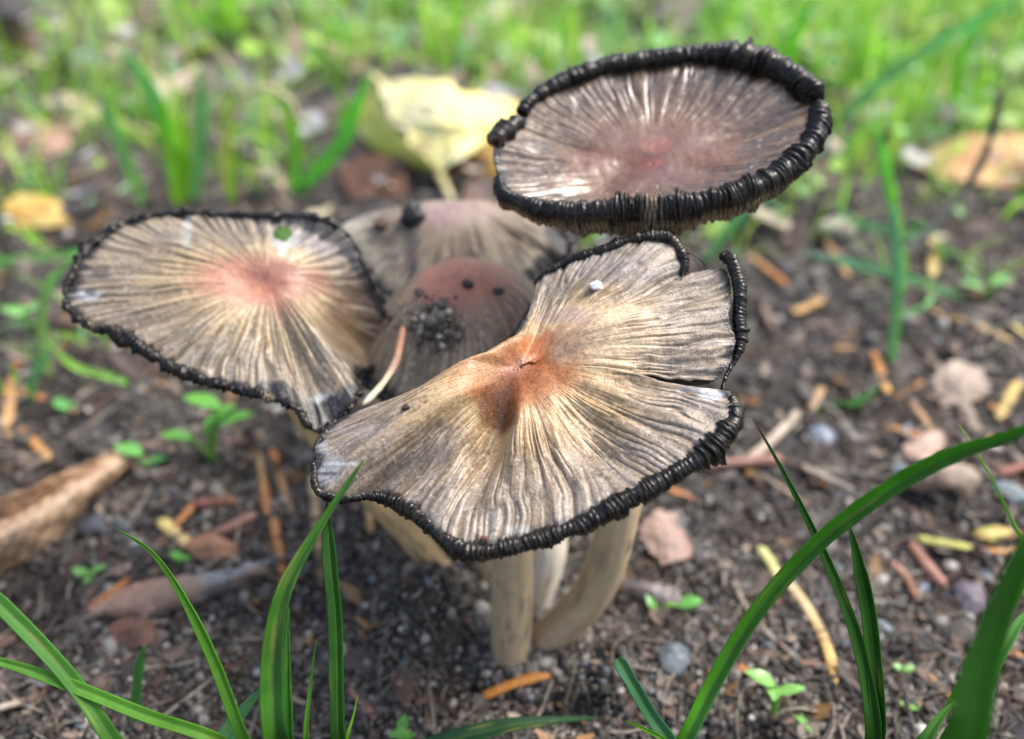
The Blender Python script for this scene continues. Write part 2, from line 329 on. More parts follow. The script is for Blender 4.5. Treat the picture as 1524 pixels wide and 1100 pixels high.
def stem(root, pts, rads, c_top=(.50, .38, .24), c_bot=(.40, .31, .215), seed=0):
    pts = np.array(pts, float); K = len(pts); N = 70; u = np.linspace(0, K - 1 - 1e-6, N)
    C = catmull(pts, u, False); r_ = np.interp(u, range(K), rads)
    T = unit(np.gradient(C, axis=0)); A = unit(np.cross(T, np.array([0, 1.0, .2]))); B = np.cross(T, A); nph = 40
    ph = np.linspace(0, 2 * np.pi, nph, endpoint=False); Ug, Ph = np.meshgrid(u / (K - 1), ph, indexing='ij')
    rr = r_[:, None] * (1 + .07 * fbm(np.cos(Ph) * 1.5, np.sin(Ph) * 1.5, Ug * 4, seed + 9, 2) + .035 * vn(np.cos(Ph) * 3.5, np.sin(Ph) * 3.5, Ug * 3, seed) + .02 * vn(np.cos(Ph) * 9, np.sin(Ph) * 9, Ug * 5, seed + 1) + .05 * vn(Ug * 5, 0, 0, seed + 2))
    V = C[:, None] + A[:, None] * (rr * np.cos(Ph))[..., None] + B[:, None] * (rr * np.sin(Ph))[..., None]
    c = mixc(np.broadcast_to(np.array(c_bot), V.shape).copy(), np.array(c_top), sstep(0.05, .6, Ug))
    c = mixc(c, np.array([.16, .12, .09]), 1.0 * sstep(.25, .10, Ug + .08 * fbm(np.cos(Ph) * 3, np.sin(Ph) * 3, Ug * 9, seed + 4, 3)))
    c = mixc(c, np.array([.30, .18, .08]), .35 * sstep(.2, .7, fbm(np.cos(Ph) * 2, np.sin(Ph) * 2, Ug * 3, seed + 5, 3)))
    c = mixc(c, np.array([.08, .055, .04]), .85 * sstep(.18, .55, fbm(np.cos(Ph) * 2.5, np.sin(Ph) * 2.5, Ug * 12, seed + 11, 4)) * (.30 + .70 * sstep(.6, .15, Ug)))
    sp_ = vn(V[..., 0] * 9, V[..., 1] * 9, V[..., 2] * 9, seed + 6); c = mixc(c, np.array([.06, .04, .03]), sstep(.80, .9, sp_))
    uv = np.stack([np.cos(Ph) * .5, Ug * 2, np.sin(Ph) * .5], -1).reshape(-1, 3)
    f = grid_faces(N, nph); i = np.arange(N - 1)
    f = np.vstack([f, np.stack([i * nph + nph - 1, (i + 1) * nph + nph - 1, (i + 1) * nph, i * nph], 1)])
    return mesh('stem', V.reshape(-1, 3), f, M_stem, root, cols=c.reshape(-1, 3), uv=uv)
def blots(c, PX, PY, X, L, seed=0):
    for (px, py, rx, ry, colr, st) in L:
        nz = fbm(X[..., 0] / .18, X[..., 1] / .18, X[..., 2] / .18, seed + int(px), 3)
        d = ((PX - px) / rx) ** 2 + ((PY - py) / ry) ** 2
        c = mixc(c, np.array(colr), st * sstep(1.5, .2, d + nz * .9))
    return c
def cap_colour(centre, mid, out, grv, r1=.16, r2=.42, r3=.8, blk=.96, seed=0, spots=(), bw=None, gs=.54, tn=.3):
    def fn(Rg, Ug, Tg, groove, X, PX, PY, rl, tone):
        n1 = fbm(X[..., 0] / .6, X[..., 1] / .6, X[..., 2] / .6, seed + 1, 4); n2 = fbm(X[..., 0] / .12, X[..., 1] / .12, X[..., 2] / .12, seed + 2, 2); n4 = vn(X[..., 0] / .03, X[..., 1] / .03, X[..., 2] / .03, seed + 4)
        rr = Rg + n1 * .10
        c = np.broadcast_to(np.array(centre[0]), X.shape).copy()
        c = mixc(c, np.array(centre[1]), sstep(.05, r1, rr)); c = mixc(c, np.array(mid), sstep(r1, r2, rr)); c = mixc(c, np.array(out), sstep(r2, r3, rr))
        tm = sstep(.3, .6, Rg)
        c = c * (1 + tn * tm[..., None] * (sstep(-.25, .35, tone + .3 * n2)[..., None] * np.array([.18, .02, -.30]) + sstep(.25, -.35, tone + .3 * n2)[..., None] * np.array([.0, .03, .16])))
        c = mixc(c, np.array(grv), gs * sstep(.22, .85, groove + n2 * .30 + n4 * .38))
        c = c * (1 + .16 * n2[..., None] + .20 * n1[..., None])
        fl = vn(X[..., 0] / .055, X[..., 1] / .055, X[..., 2] / .055, seed + 40); c = mixc(c, np.array([.07, .045, .03]), .55 * sstep(.62, .85, fl) * sstep(.3, .55, Rg)); c = mixc(c, np.array([.55, .50, .45]), .4 * sstep(.62, .85, -fl) * sstep(.3, .55, Rg))
        edge = blk if bw is None else 1 - bw(Ug) / np.maximum(rl[:, None], .5)
        ne = fbm(Tg * 160, Rg * 6, 0, seed + 3, 3) * np.clip(.35 * (1 - edge) / .045, 1, 5)
        c = blots(c, PX, PY, X, spots, seed)
        c = mixc(c, np.array([.014, .013, .015]), sstep(edge - .035, edge + .015, Rg + ne * .045 * (1 + 0 * Rg)))
        return c
    return fn
def gauss(x, c, s): return np.exp(-((x - c) / s) ** 2)
# ------------------------------------------------------------------ mushroom A : big torn cap in front
rootM = empty('mushroom', (0.0, 9.8, -.5))
tag(rootM, 'large wavy inky cap in front with orange brown centre, torn on its right side', 'mushroom', 'inky cap mushrooms in the cluster')
C0M = P(775, 545, 11.75); nM = unit(np.array([-.12, -.43, 1.0]))
rimM = [  # px, py, offset along view, roll radius   (starts at the slit on the right, runs clockwise down the front)
 (1086, 583, .0, .10), (1092, 615, -.05, .15), (1062, 655, -.1, .17), (1010, 695, -.1, .16), (945, 728, -.1, .15), (880, 765, -.05, .13),
 (800, 797, .0, .13), (720, 815, .0, .14), (665, 802, .0, .14), (618, 760, .25, .13), (570, 735, .4, .12), (510, 742, .2, .10), (474, 730, .0, .07), (469, 688, .1, .06), (478, 650, .3, .06),
 (530, 615, .9, .08), (590, 610, 1.5, .10), (660, 600, 2.0, .11), (715, 560, 2.2, .11), (765, 500, 1.6, .10), (790, 455, .9, .06),
 (800, 418, .3, .05), (840, 392, .1, .07), (900, 372, -.1, .09), (955, 356, -.2, .11), (1000, 362, -.1, .12), (1016, 395, .1, .10), (1014, 416, .1, .05),
 (1036, 402, .0, .05), (1080, 402, .0, .10), (1088, 440, .0, .14), (1086, 480, .0, .14), (1096, 512, .05, .13), (1078, 548, .1, .05), (1060, 566, .12, .04)]
def profM(r): return .10 * np.exp(-((r - .30) / .2) ** 2)
foldsM = [(12.0, 1.6, .20, .55, .35), (17.5, 2.5, .34, .28, .25),
          (29.5, 2.0, .20, .40, .3), (21.8, 1.0, -.18, .35, .35), (25.5, 1.4, .12, .7, .3), (5.2, .35, -.07, .75, .3), (7.8, .4, -.07, .7, .25), (1.5, .5, .06, .8, .2)]
W_ = (.62, .66, .74); K_ = (.014, .013, .015)
bwM = lambda u: .06 + .0 * u
cfM = cap_colour(((.24, .065, .014), (.36, .135, .04)), (.43, .30, .16), (.265, .22, .18), (.085, .055, .032), r1=.22, r2=.40, r3=.82, seed=3, bw=bwM,
    spots=[(738, 612, 30, 44, (.10, .036, .014), .75), (805, 515, 26, 30, (.36, .12, .03), .7), (905, 500, 90, 50, (.60, .46, .32), .5), (700, 540, 55, 32, (.46, .25, .12), .6), (845, 470, 50, 14, (.20, .14, .17), .5),  # orange tints; valley shade and pale glow right of centre put into colour
           (1065, 588, 26, 9, W_, .6), (1035, 580, 30, 5, W_, .35), (490, 700, 28, 22, (.30, .33, .38), .5), (505, 690, 34, 4, (.55, .6, .66), .45), (490, 705, 22, 3, K_, .8), (478, 665, 10, 16, (.3, .33, .38), .6),  # white bruised tear edge; bluish sheen on the left corner put into the colour
           (770, 790, 22, 8, (.4, .42, .45), .35), (1062, 620, 16, 12, K_, .8), (1080, 604, 8, 16, (.3, .2, .14), .6), (590, 740, 6, 5, K_, .5), (710, 800, 7, 7, (.10, .03, .02), .9), (995, 484, 5, 3, K_, .9),
           (540, 640, 60, 10, (.25, .22, .22), .35), (920, 400, 70, 22, (.22, .20, .20), .45), (820, 690, 60, 90, (.22, .15, .09), .35), (655, 660, 60, 30, (.17, .14, .13), .35)])
bumpsM = [(728, 648, 76, 30, 112, -.52), (738, 612, 22, 22, 0, -.10), (768, 645, 14, 62, 4, .16), (806, 512, 40, 24, 128, -.17), (885, 655, 80, 34, 48, -.22), (830, 660, 10, 60, -8, .05), (950, 500, 110, 36, -8, .16),
          (858, 464, 60, 15, -32, -.06), (640, 590, 100, 26, -22, .18), (905, 600, 70, 9, 22, -.06), (700, 545, 50, 26, -30, .10), (600, 700, 80, 18, -20, -.10), (1000, 455, 80, 10, -14, -.05), (950, 560, 80, 12, 12, .06)]
cM = build_cap(rootM, rimM, C0M, nM, bumps=bumpsM, p=1.6, nt_=1500, nr=150, closed=False, folds=foldsM, prof=profM, seam_r=.66, col_fn=cfM, mat=M_cap,
               ridge=(38, .030, .40, 120, .018, .42), seed=100, jag=.03)
def roll_on(c, root, u0, u1, **k):
    i = rim_range(c, u0, u1); return roll(root, c.RP[i], c.RR[i], c.n, c.C0, **k)
roll_on(cM, rootM, .15, 13.2, tan=.25, seed=5, pitch=.062, asp=1.15, lump=.2, rib=.26, out=.15)
roll_on(cM, rootM, 13.4, 20.2, seed=6)
roll_on(cM, rootM, 20.8, 26.6, seed=7, pitch=.055, drop=0, out=.2, lump=.2)
# loose black strip of gill edge standing off the torn right side
sp_pts = catmull([P(1070, 381, 12.3), P(1086, 384, 12.2), P(1096, 405, 12.1), P(1101, 440, 12.0), P(1099, 475, 11.95), P(1102, 505, 11.85), P(1094, 535, 11.8), P(1080, 560, 11.7), P(1074, 585, 11.6)], np.linspace(0, 7.99, 260), False)
roll(rootM, sp_pts, np.interp(np.linspace(0, 8, 260), [0, 1, 3, 4.6, 5.4, 6.2, 7, 8], [.10, .13, .145, .14, .10, .04, .03, .05]), nM, C0M, seed=9, drop=0, out=0, pitch=.06, lump=.12, rib=.26)
# threads at the tear
def thread(root, pts, r, seed=0, name='ink_thread', c=(.01, .01, .012)):
    u = np.linspace(0, len(pts) - 1 - 1e-6, 24); C = catmull(pts, u, False); T = unit(np.gradient(C, axis=0)); A = unit(np.cross(T, F)); B = np.cross(T, A)
    ph = np.linspace(0, 2 * np.pi, 6, endpoint=False); V = C[:, None] + r * (A[:, None] * np.cos(ph)[None, :, None] + B[:, None] * np.sin(ph)[None, :, None])
    f = grid_faces(24, 6); i = np.arange(23); f = np.vstack([f, np.stack([i * 6 + 5, (i + 1) * 6 + 5, (i + 1) * 6, i * 6], 1)])
    return mesh(name, V.reshape(-1, 3), f, M_roll, root, cols=np.broadcast_to(np.array(c), (24 * 6, 3)))
thread(rootM, [P(1012, 374, 12.35), P(1032, 380, 12.3), P(1048, 392, 12.3), P(1052, 404, 12.3)], .010)
thread(rootM, [P(1030, 378, 12.35), P(1036, 392, 12.3), P(1044, 402, 12.3)], .007)
thread(rootM, [P(1026, 386, 12.3), P(1018, 405, 12.25), P(1014, 416, 12.2)], .010)
baseM = [(-.05, 9.75, -.9), (-.05, 9.75, 0), (0.0, 9.8, 2.0), (.03, 9.85, 4.2), tuple(C0M - nM * 1.3), tuple(C0M - nM * .95)]
stem(rootM, baseM, [.44, .41, .365, .35, .37, .42], seed=200)
# ------------------------------------------------------------------ mushroom B : high saucer cap at the upper right
rootR = empty('mushroom', (.5, 10.1, -.5))
tag(rootR, 'tallest inky cap, a shiny purplish brown saucer with thick black curled rim', 'mushroom', 'inky cap mushrooms in the cluster')
C0R = P(970, 222, 13.3); nR = unit(np.array([-.13, -.42, 1.0]))
rimR = [(1216, 150, 0, .22), (1208, 200, -.05, .20), (1160, 250, -.1, .20), (1085, 283, -.1, .21), (1000, 300, -.1, .23), (920, 305, -.1, .22), (850, 308, 0, .20), (790, 300, .0, .18), (750, 282, .0, .15),
        (742, 255, .0, .07), (735, 235, .0, .06), (740, 208, -.1, .17), (768, 185, .1, .13), (785, 155, .1, .12), (830, 125, .1, .14), (900, 100, .1, .15), (970, 90, .1, .17), (1040, 84, .1, .18), (1105, 90, .05, .25), (1170, 110, 0, .23)]
def profR(r): return -.34 * (1 - r**2)
cfR = cap_colour(((.20, .045, .02), (.11, .034, .02)), (.12, .05, .024), (.14, .085, .045), (.035, .018, .009), r1=.12, r2=.4, r3=.85, blk=.97, seed=13, gs=.8, tn=0,
    spots=[(905, 245, 60, 26, (.15, .045, .015), .55), (1060, 235, 56, 16, (.16, .055, .018), .5), (860, 275, 50, 14, (.20, .11, .05), .5), (975, 215, 26, 12, (.26, .07, .03), .5)])
cR = build_cap(rootR, rimR, C0R, nR, bumps=[(900, 248, 60, 16, -28, -.09), (860, 272, 50, 12, -20, -.05), (1060, 240, 45, 12, 12, -.06), (985, 200, 80, 22, 0, .05), (850, 200, 60, 8, 12, -.05), (1100, 180, 50, 8, -12, -.05), (930, 285, 12, 24, 20, .05)], p=2.2, nt_=1100, nr=110, folds=[(17.5, 1.5, .08, .8, .2), (5.5, 2.5, -.05, .5, .2)], prof=profR, col_fn=cfR, mat=M_capwet, ridge=(56, .011, .50, 120, .006, .60), seed=300, jag=.03)
aspR = None
cR.RR = cR.RR * 1.18
def roll_asp(c, root, u0, u1, aspf, tanf, **k):
    i = rim_range(c, u0, u1); uu = c.u[i]; return roll(root, c.RP[i], c.RR[i], c.n, c.C0, asp=aspf(uu), tan=tanf(uu), **k)
asf = lambda u: 1 + .75 * gauss(u, 4.4, 2.4)
taf = lambda u: 1.0 * sstep(1.2, 3, u) * sstep(9, 7, u)
roll_asp(cR, rootR, 0, 8.8, asf, taf, seed=21, pitch=.066, drop=.55, out=.1, rib=.24, lump=.09, slant=.1)
roll_asp(cR, rootR, 10.7, 12.3, lambda u: 1 + 0 * u, lambda u: 0 * u, seed=22, pitch=.07, drop=-.1, out=.0, lump=.25)
roll_asp(cR, rootR, 12.45, 20.0, lambda u: 1 + 0 * u, lambda u: .0 * u, seed=23, pitch=.062, drop=-.15, out=-.15, lump=.1)
stem(rootR, [(.35, 10.1, -.7), (.60, 10.1, .1), (1.05, 10.1, .85), (1.63, 10.15, 2.0), (1.93, 10.25, 4.0), (2.2, 11.0, 6.6), tuple(C0R - nR * 1.4), tuple(C0R - nR * .72)], [.40, .39, .37, .36, .35, .34, .36, .5], seed=210)
# ------------------------------------------------------------------ mushroom C : left cap
rootL = empty('mushroom', (-.6, 10.8, -.4))
tag(rootL, 'leftmost inky cap, broad tan cap with pinkish centre, ragged black rim and small hole', 'mushroom', 'inky cap mushrooms in the cluster')
C0L = P(400, 420, 14.3); nL = unit(np.array([.02, -.48, 1.0]))
rimL = [(97, 440, 0, .10), (118, 475, 0, .10), (185, 500, 0, .12), (255, 545, 0, .12), (330, 572, 0, .12), (395, 588, 0, .10), (440, 606, .05, .08), (468, 640, .2, .07), (500, 628, .3, .07), (536, 590, .4, .07),
        (534, 560, 1.1, .06), (560, 525, 1.6, .06), (575, 480, 1.2, .06), (550, 410, .7, .06), (520, 350, .4, .07), (470, 322, .2, .08), (400, 318, .1, .08), (340, 317, .1, .09), (275, 314, .05, .10), (200, 325, 0, .10), (140, 360, 0, .10), (112, 400, 0, .10)]
def profL(r): return -.10 * np.exp(-(r / .14) ** 2) + .06 * np.exp(-((r - .35) / .2) ** 2)
bumpsL = [(475, 500, 95, 36, 56, .45), (530, 440, 80, 42, 42, -.60), (385, 425, 40, 20, 0, -.10), (430, 408, 30, 14, 20, -.08), (300, 500, 90, 14, -20, .06), (340, 520, 60, 10, -50, -.05), (250, 440, 90, 12, 0, -.05)]
foldsL = [(16.5, 3.2, -.16, .8, .2), (13.5, 1.2, .1, .6, .3), (3, 2.5, .10, .6, .3)]
bwL = lambda u: .07 + .42 * gauss(u, 7.4, 1.3) + .22 * gauss(u, 5.7, .8) + .10 * gauss(u, 21.3, 1.2) + .3 * gauss(u, 14.2, 1.2)
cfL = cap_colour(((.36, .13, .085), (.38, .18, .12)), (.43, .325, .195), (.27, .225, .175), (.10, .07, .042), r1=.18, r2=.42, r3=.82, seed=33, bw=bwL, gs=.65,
    spots=[(460, 425, 50, 22, (.24, .12, .09), .6), (345, 415, 60, 26, (.46, .22, .14), .55), (440, 415, 45, 22, (.30, .13, .10), .5), (278, 342, 8, 26, (.40, .45, .42), .6), (424, 354, 24, 17, (.42, .47, .52), .55), (420, 375, 8, 12, (.5, .5, .5), .5),
           (480, 350, 45, 40, (.13, .12, .15), .6), (150, 405, 14, 10, K_, .6), (130, 440, 22, 7, (.4, .45, .55), .6), (135, 435, 10, 5, K_, .8), (350, 350, 90, 18, (.20, .165, .14), .45), (535, 470, 55, 75, (.12, .075, .042), .85), (490, 595, 28, 10, (.5, .55, .6), .5), (500, 605, 26, 9, K_, .8), (470, 620, 34, 22, K_, .9)])  # browner flesh in the right hollow, with its shade put into the colour
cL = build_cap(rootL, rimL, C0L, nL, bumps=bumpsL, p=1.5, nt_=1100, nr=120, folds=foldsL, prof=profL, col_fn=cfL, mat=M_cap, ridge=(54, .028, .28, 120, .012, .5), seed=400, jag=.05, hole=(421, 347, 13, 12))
roll_asp(cL, rootL, 0, 9.6, lambda u: 1 + 0 * u, lambda u: 0 * u, seed=31, pitch=.07, drop=.1, out=.1, rib=.42, lump=.5, slant=1.2)
roll_asp(cL, rootL, 9.8, 21.99, lambda u: 1 + 0 * u, lambda u: 0 * u, seed=32, pitch=.07, drop=.1, out=.1, rib=.42, lump=.5, slant=1.2)
stem(rootL, [(-.5, 10.7, -.8), (-.7, 10.8, .2), (-1.95, 11.2, 2.0), (-3.55, 11.5, 4.7), (-4.1, 12.2, 6.0), tuple(C0L - nL * .6)], [.26, .26, .27, .32, .36, .45], c_top=(.55, .38, .17), seed=220)
# ------------------------------------------------------------------ mushrooms D, E : domed caps behind
def dome(root, C0, radii, drop, cf, seed, lean, mat, ridge, p=1.0, prof=None, bumps=()):
    K = len(radii); rim = []
    for k in range(K):
        th = 2 * np.pi * k / K; q_ = C0 + np.array([np.cos(th) * radii[k], np.sin(th) * radii[k], -drop[k]]); rim.append((*q_, .09))
    return build_cap(root, rim, C0, lean, bumps=bumps, p=p, nt_=700, nr=100, prof=prof, col_fn=cf, mat=mat, ridge=ridge, seed=seed, world=True, jag=.04)
rootC = empty('mushroom', (-.3, 11.2, -.4))
tag(rootC, 'round domed brown cap with reddish top in the middle of the cluster', 'mushroom', 'inky cap mushrooms in the cluster')
C0C = np.array([-.85, 13.1, 7.2])
cfC = cap_colour(((.42, .165, .105), (.36, .155, .10)), (.26, .185, .13), (.34, .30, .24), (.065, .05, .038), r1=.3, r2=.52, r3=.85, seed=43, gs=.6,
    spots=[(665, 435, 60, 30, (.34, .13, .09), .5), (560, 500, 30, 60, (.20, .165, .13), .4)])
cC = dome(rootC, C0C, [2.2, 2.2, 2.1, 2.1, 2.2, 2.35, 2.2, 1.9, 1.85, 1.9, 2.0, 2.1], [1.7, 1.6, 1.5, 1.5, 1.6, 1.9, 2.1, 2.1, 2.1, 2.1, 2.0, 1.8], cfC, 500, (0, 0, 1), M_capdull, (44, .035, .5, 150, .02, .55), p=2.0,
          prof=lambda r: .12 * np.exp(-(r / .25) ** 2) - .12, bumps=[(610, 470, 40, 60, 30, -.10), (740, 440, 40, 14, 15, .08), (760, 460, 40, 12, 30, -.07), (700, 470, 14, 50, -10, .05), (590, 520, 50, 14, -50, .07), (660, 520, 16, 60, 0, -.06)])
for k in (0,): roll_on(cC, rootC, 0, 11.9, seed=41, pitch=.05, drop=.2)
stem(rootC, [(-.35, 11.1, -.8), (-.35, 11.2, .2), (-.6, 12.0, 3.0), tuple(C0C + np.array([0, 0, -.4]))], [.36, .34, .33, .5], seed=230)
rootB = empty('mushroom', (.6, 11.2, -.4))
tag(rootB, 'rearmost inky cap of the cluster, grey brown humped with paler left side', 'mushroom', 'inky cap mushrooms in the cluster')
C0B = np.array([-1.15, 16.1, 7.02])
def Gz0(px, py, z):
    r = ray(px, py); return CAM + r * ((z - CAMZ) / r[2])
cfB = cap_colour(((.27, .185, .165), (.25, .18, .15)), (.20, .155, .115), (.27, .24, .195), (.055, .042, .032), r1=.25, r2=.5, r3=.85, seed=53, gs=.7, bw=lambda u: .14 + .35 * gauss(u, 0, .7) + .35 * gauss(u, 10, .7),
    spots=[(515, 350, 40, 30, (.34, .31, .26), .8), (535, 380, 35, 40, (.27, .245, .2), .6), (650, 320, 50, 16, (.30, .20, .20), .5), (760, 350, 60, 30, (.13, .09, .06), .5), (610, 350, 12, 50, (.10, .09, .085), .7)])
rimB = [(*Gz0(850, 362, 6.35), .14), (*Gz0(812, 400, 6.0), .10), (*Gz0(735, 436, 5.75), .09), (*Gz0(650, 462, 5.5), .09), (*Gz0(582, 450, 5.6), .09), (*Gz0(530, 395, 6.1), .09), (*Gz0(488, 345, 6.6), .08),
        (-3.1, 17.5, 6.3, .08), (-1.6, 18.2, 5.9, .08), (.5, 17.9, 5.9, .09)]
cB = build_cap(rootB, rimB, C0B, (0, 0, 1), p=1.9, nt_=800, nr=110, prof=lambda r: .06 * np.exp(-(r / .3) ** 2) - .06, col_fn=cfB, mat=M_capdull, ridge=(44, .04, .5, 140, .022, .5), seed=600, world=True, jag=.05,
               bumps=[(545, 365, 50, 20, 25, .10), (600, 370, 12, 60, 5, -.10), (720, 350, 14, 60, -5, .06), (760, 345, 30, 30, 0, -.08), (680, 320, 60, 14, 0, .05)])
roll_on(cB, rootB, 0, 9.9, seed=51, pitch=.055, drop=.1, lump=.25)
stem(rootB, [(.35, 10.9, -.8), (.45, 11.0, .1), (.80, 11.5, 1.7), (.5, 13.0, 2.7), (-.6, 15.2, 4.3), tuple(C0B + np.array([0.05, -.1, -.6]))], [.32, .30, .33, .33, .33, .45], c_top=(.70, .64, .55), c_bot=(.6, .56, .48), seed=240)
# ------------------------------------------------------------------ finding a spot on a cap
def surf(c, px, py):
    Q = c.Ps[:, 3:].reshape(-1, 3); x, y, d = proj(Q); e = np.hypot(x - px, y - py); k = np.where(e < max(2.5, e.min() + .8))[0]; return Q[k[np.argmin(d[k])]]
def Gz(px, py, z):
    r = ray(px, py); return CAM + r * ((z - CAMZ) / r[2])
def gd(px, py): return proj(G(px, py))[2]
# ------------------------------------------------------------------ small solids
def blob(name, c, rad, m, colr, seed=0, rough=.35, nu=22, nv=15, parent=None, colr2=None, freq=1.6, flat=1.0, yaw=0.0):
    th = np.linspace(0, 2 * np.pi, nu, endpoint=False); ph = np.linspace(.02, np.pi - .02, nv); T, Pp = np.meshgrid(th, ph, indexing='ij')
    D = np.stack([np.sin(Pp) * np.cos(T), np.sin(Pp) * np.sin(T), np.cos(Pp)], -1)
    r = 1 + rough * fbm(D[..., 0] * freq + seed, D[..., 1] * freq, D[..., 2] * freq, seed, 4)
    V = D * r[..., None] * np.array(rad); ca, sa = math.cos(yaw), math.sin(yaw)
    V = np.stack([V[..., 0] * ca - V[..., 1] * sa, V[..., 0] * sa + V[..., 1] * ca, V[..., 2]], -1) + np.array(c)
    cl = np.broadcast_to(np.array(colr), V.shape).copy()
    if colr2 is not None: cl = mixc(cl, np.array(colr2), sstep(0, .4, fbm(D[..., 0] * 4, D[..., 1] * 4, D[..., 2] * 4, seed + 3, 3)))
    return mesh(name, V.reshape(-1, 3), grid_faces(nu, nv, True)[:, ::-1].copy(), m, parent, cols=cl.reshape(-1, 3))
def rod(name, pts, w, m, c0, c1, parent=None, flat=.5, N=16, nph=8, taper=(.55, .35), seed=0):
    pts = np.array(pts, float); u = np.linspace(0, len(pts) - 1 - 1e-6, N); C = catmull(pts, u, False); T = unit(np.gradient(C, axis=0))
    A = unit(np.cross(T, np.array([0, 0, 1.0]))); B = np.cross(A, T); t = np.linspace(0, 1, N)
    rr = w / 2 * np.minimum(1, np.minimum(taper[0] + t * 6, taper[1] + (1 - t) * 6)) * (1 + .12 * vn(t * 5, seed, 0, seed)); rr[0] *= .4; rr[-1] *= .3
    ph = np.linspace(0, 2 * np.pi, nph, endpoint=False)
    V = C[:, None] + A[:, None] * (rr[:, None] * np.cos(ph))[..., None] + B[:, None] * (rr[:, None] * np.sin(ph) * flat)[..., None]
    cl = mixc(np.broadcast_to(np.array(c0), V.shape).copy(), np.array(c1), np.broadcast_to(sstep(.1, .95, t)[:, None], V.shape[:2]))
    cl *= (1 + .2 * vn(t * 9, 0, 0, seed + 3))[:, None, None]
    f = grid_faces(N, nph); i = np.arange(N - 1); f = np.vstack([f, np.stack([i * nph + nph - 1, (i + 1) * nph + nph - 1, (i + 1) * nph, i * nph], 1)])
    uv = np.stack([np.broadcast_to(np.cos(ph) * .5, V.shape[:2]), np.broadcast_to(t[:, None] * 2, V.shape[:2]), np.broadcast_to(np.sin(ph) * .5, V.shape[:2])], -1).reshape(-1, 3)
    return mesh(name, V.reshape(-1, 3), f, m, parent, cols=cl.reshape(-1, 3), uv=uv)
OR, TA, PY_, RB, GN, PK, GY = (.42, .17, .045), (.40, .24, .10), (.62, .48, .16), (.22, .09, .045), (.36, .36, .08), (.33, .17, .13), (.22, .19, .155)
def litter(px0, py0, px1, py1, w, c0, c1, label, name='dry_needle', cat='needle', bend=0.0, lift=.0, group='fallen needles on the soil', flat=.45, mid=None, seed=None):
    a, b = G(px0, py0), G(px1, py1); m_ = (a + b) / 2 if mid is None else G(*mid)
    s = np.cross(b - a, [0, 0, 1.0]); m_ = m_ + s * bend; m_[2] = max(m_[2], float(gh(m_[0], m_[1])))
    hh = .09 + w * .25
    pts = [a + [0, 0, hh], (a + m_) / 2 + s * bend * .25 + [0, 0, hh + lift * .7], m_ + [0, 0, hh + lift], (b + m_) / 2 + s * bend * .25 + [0, 0, hh + lift * .7], b + [0, 0, hh]]
    o = rod(name, pts, w, M_needle, c0, c1, flat=flat, seed=int(px0 + py0)); return tag(o, label, cat, group)
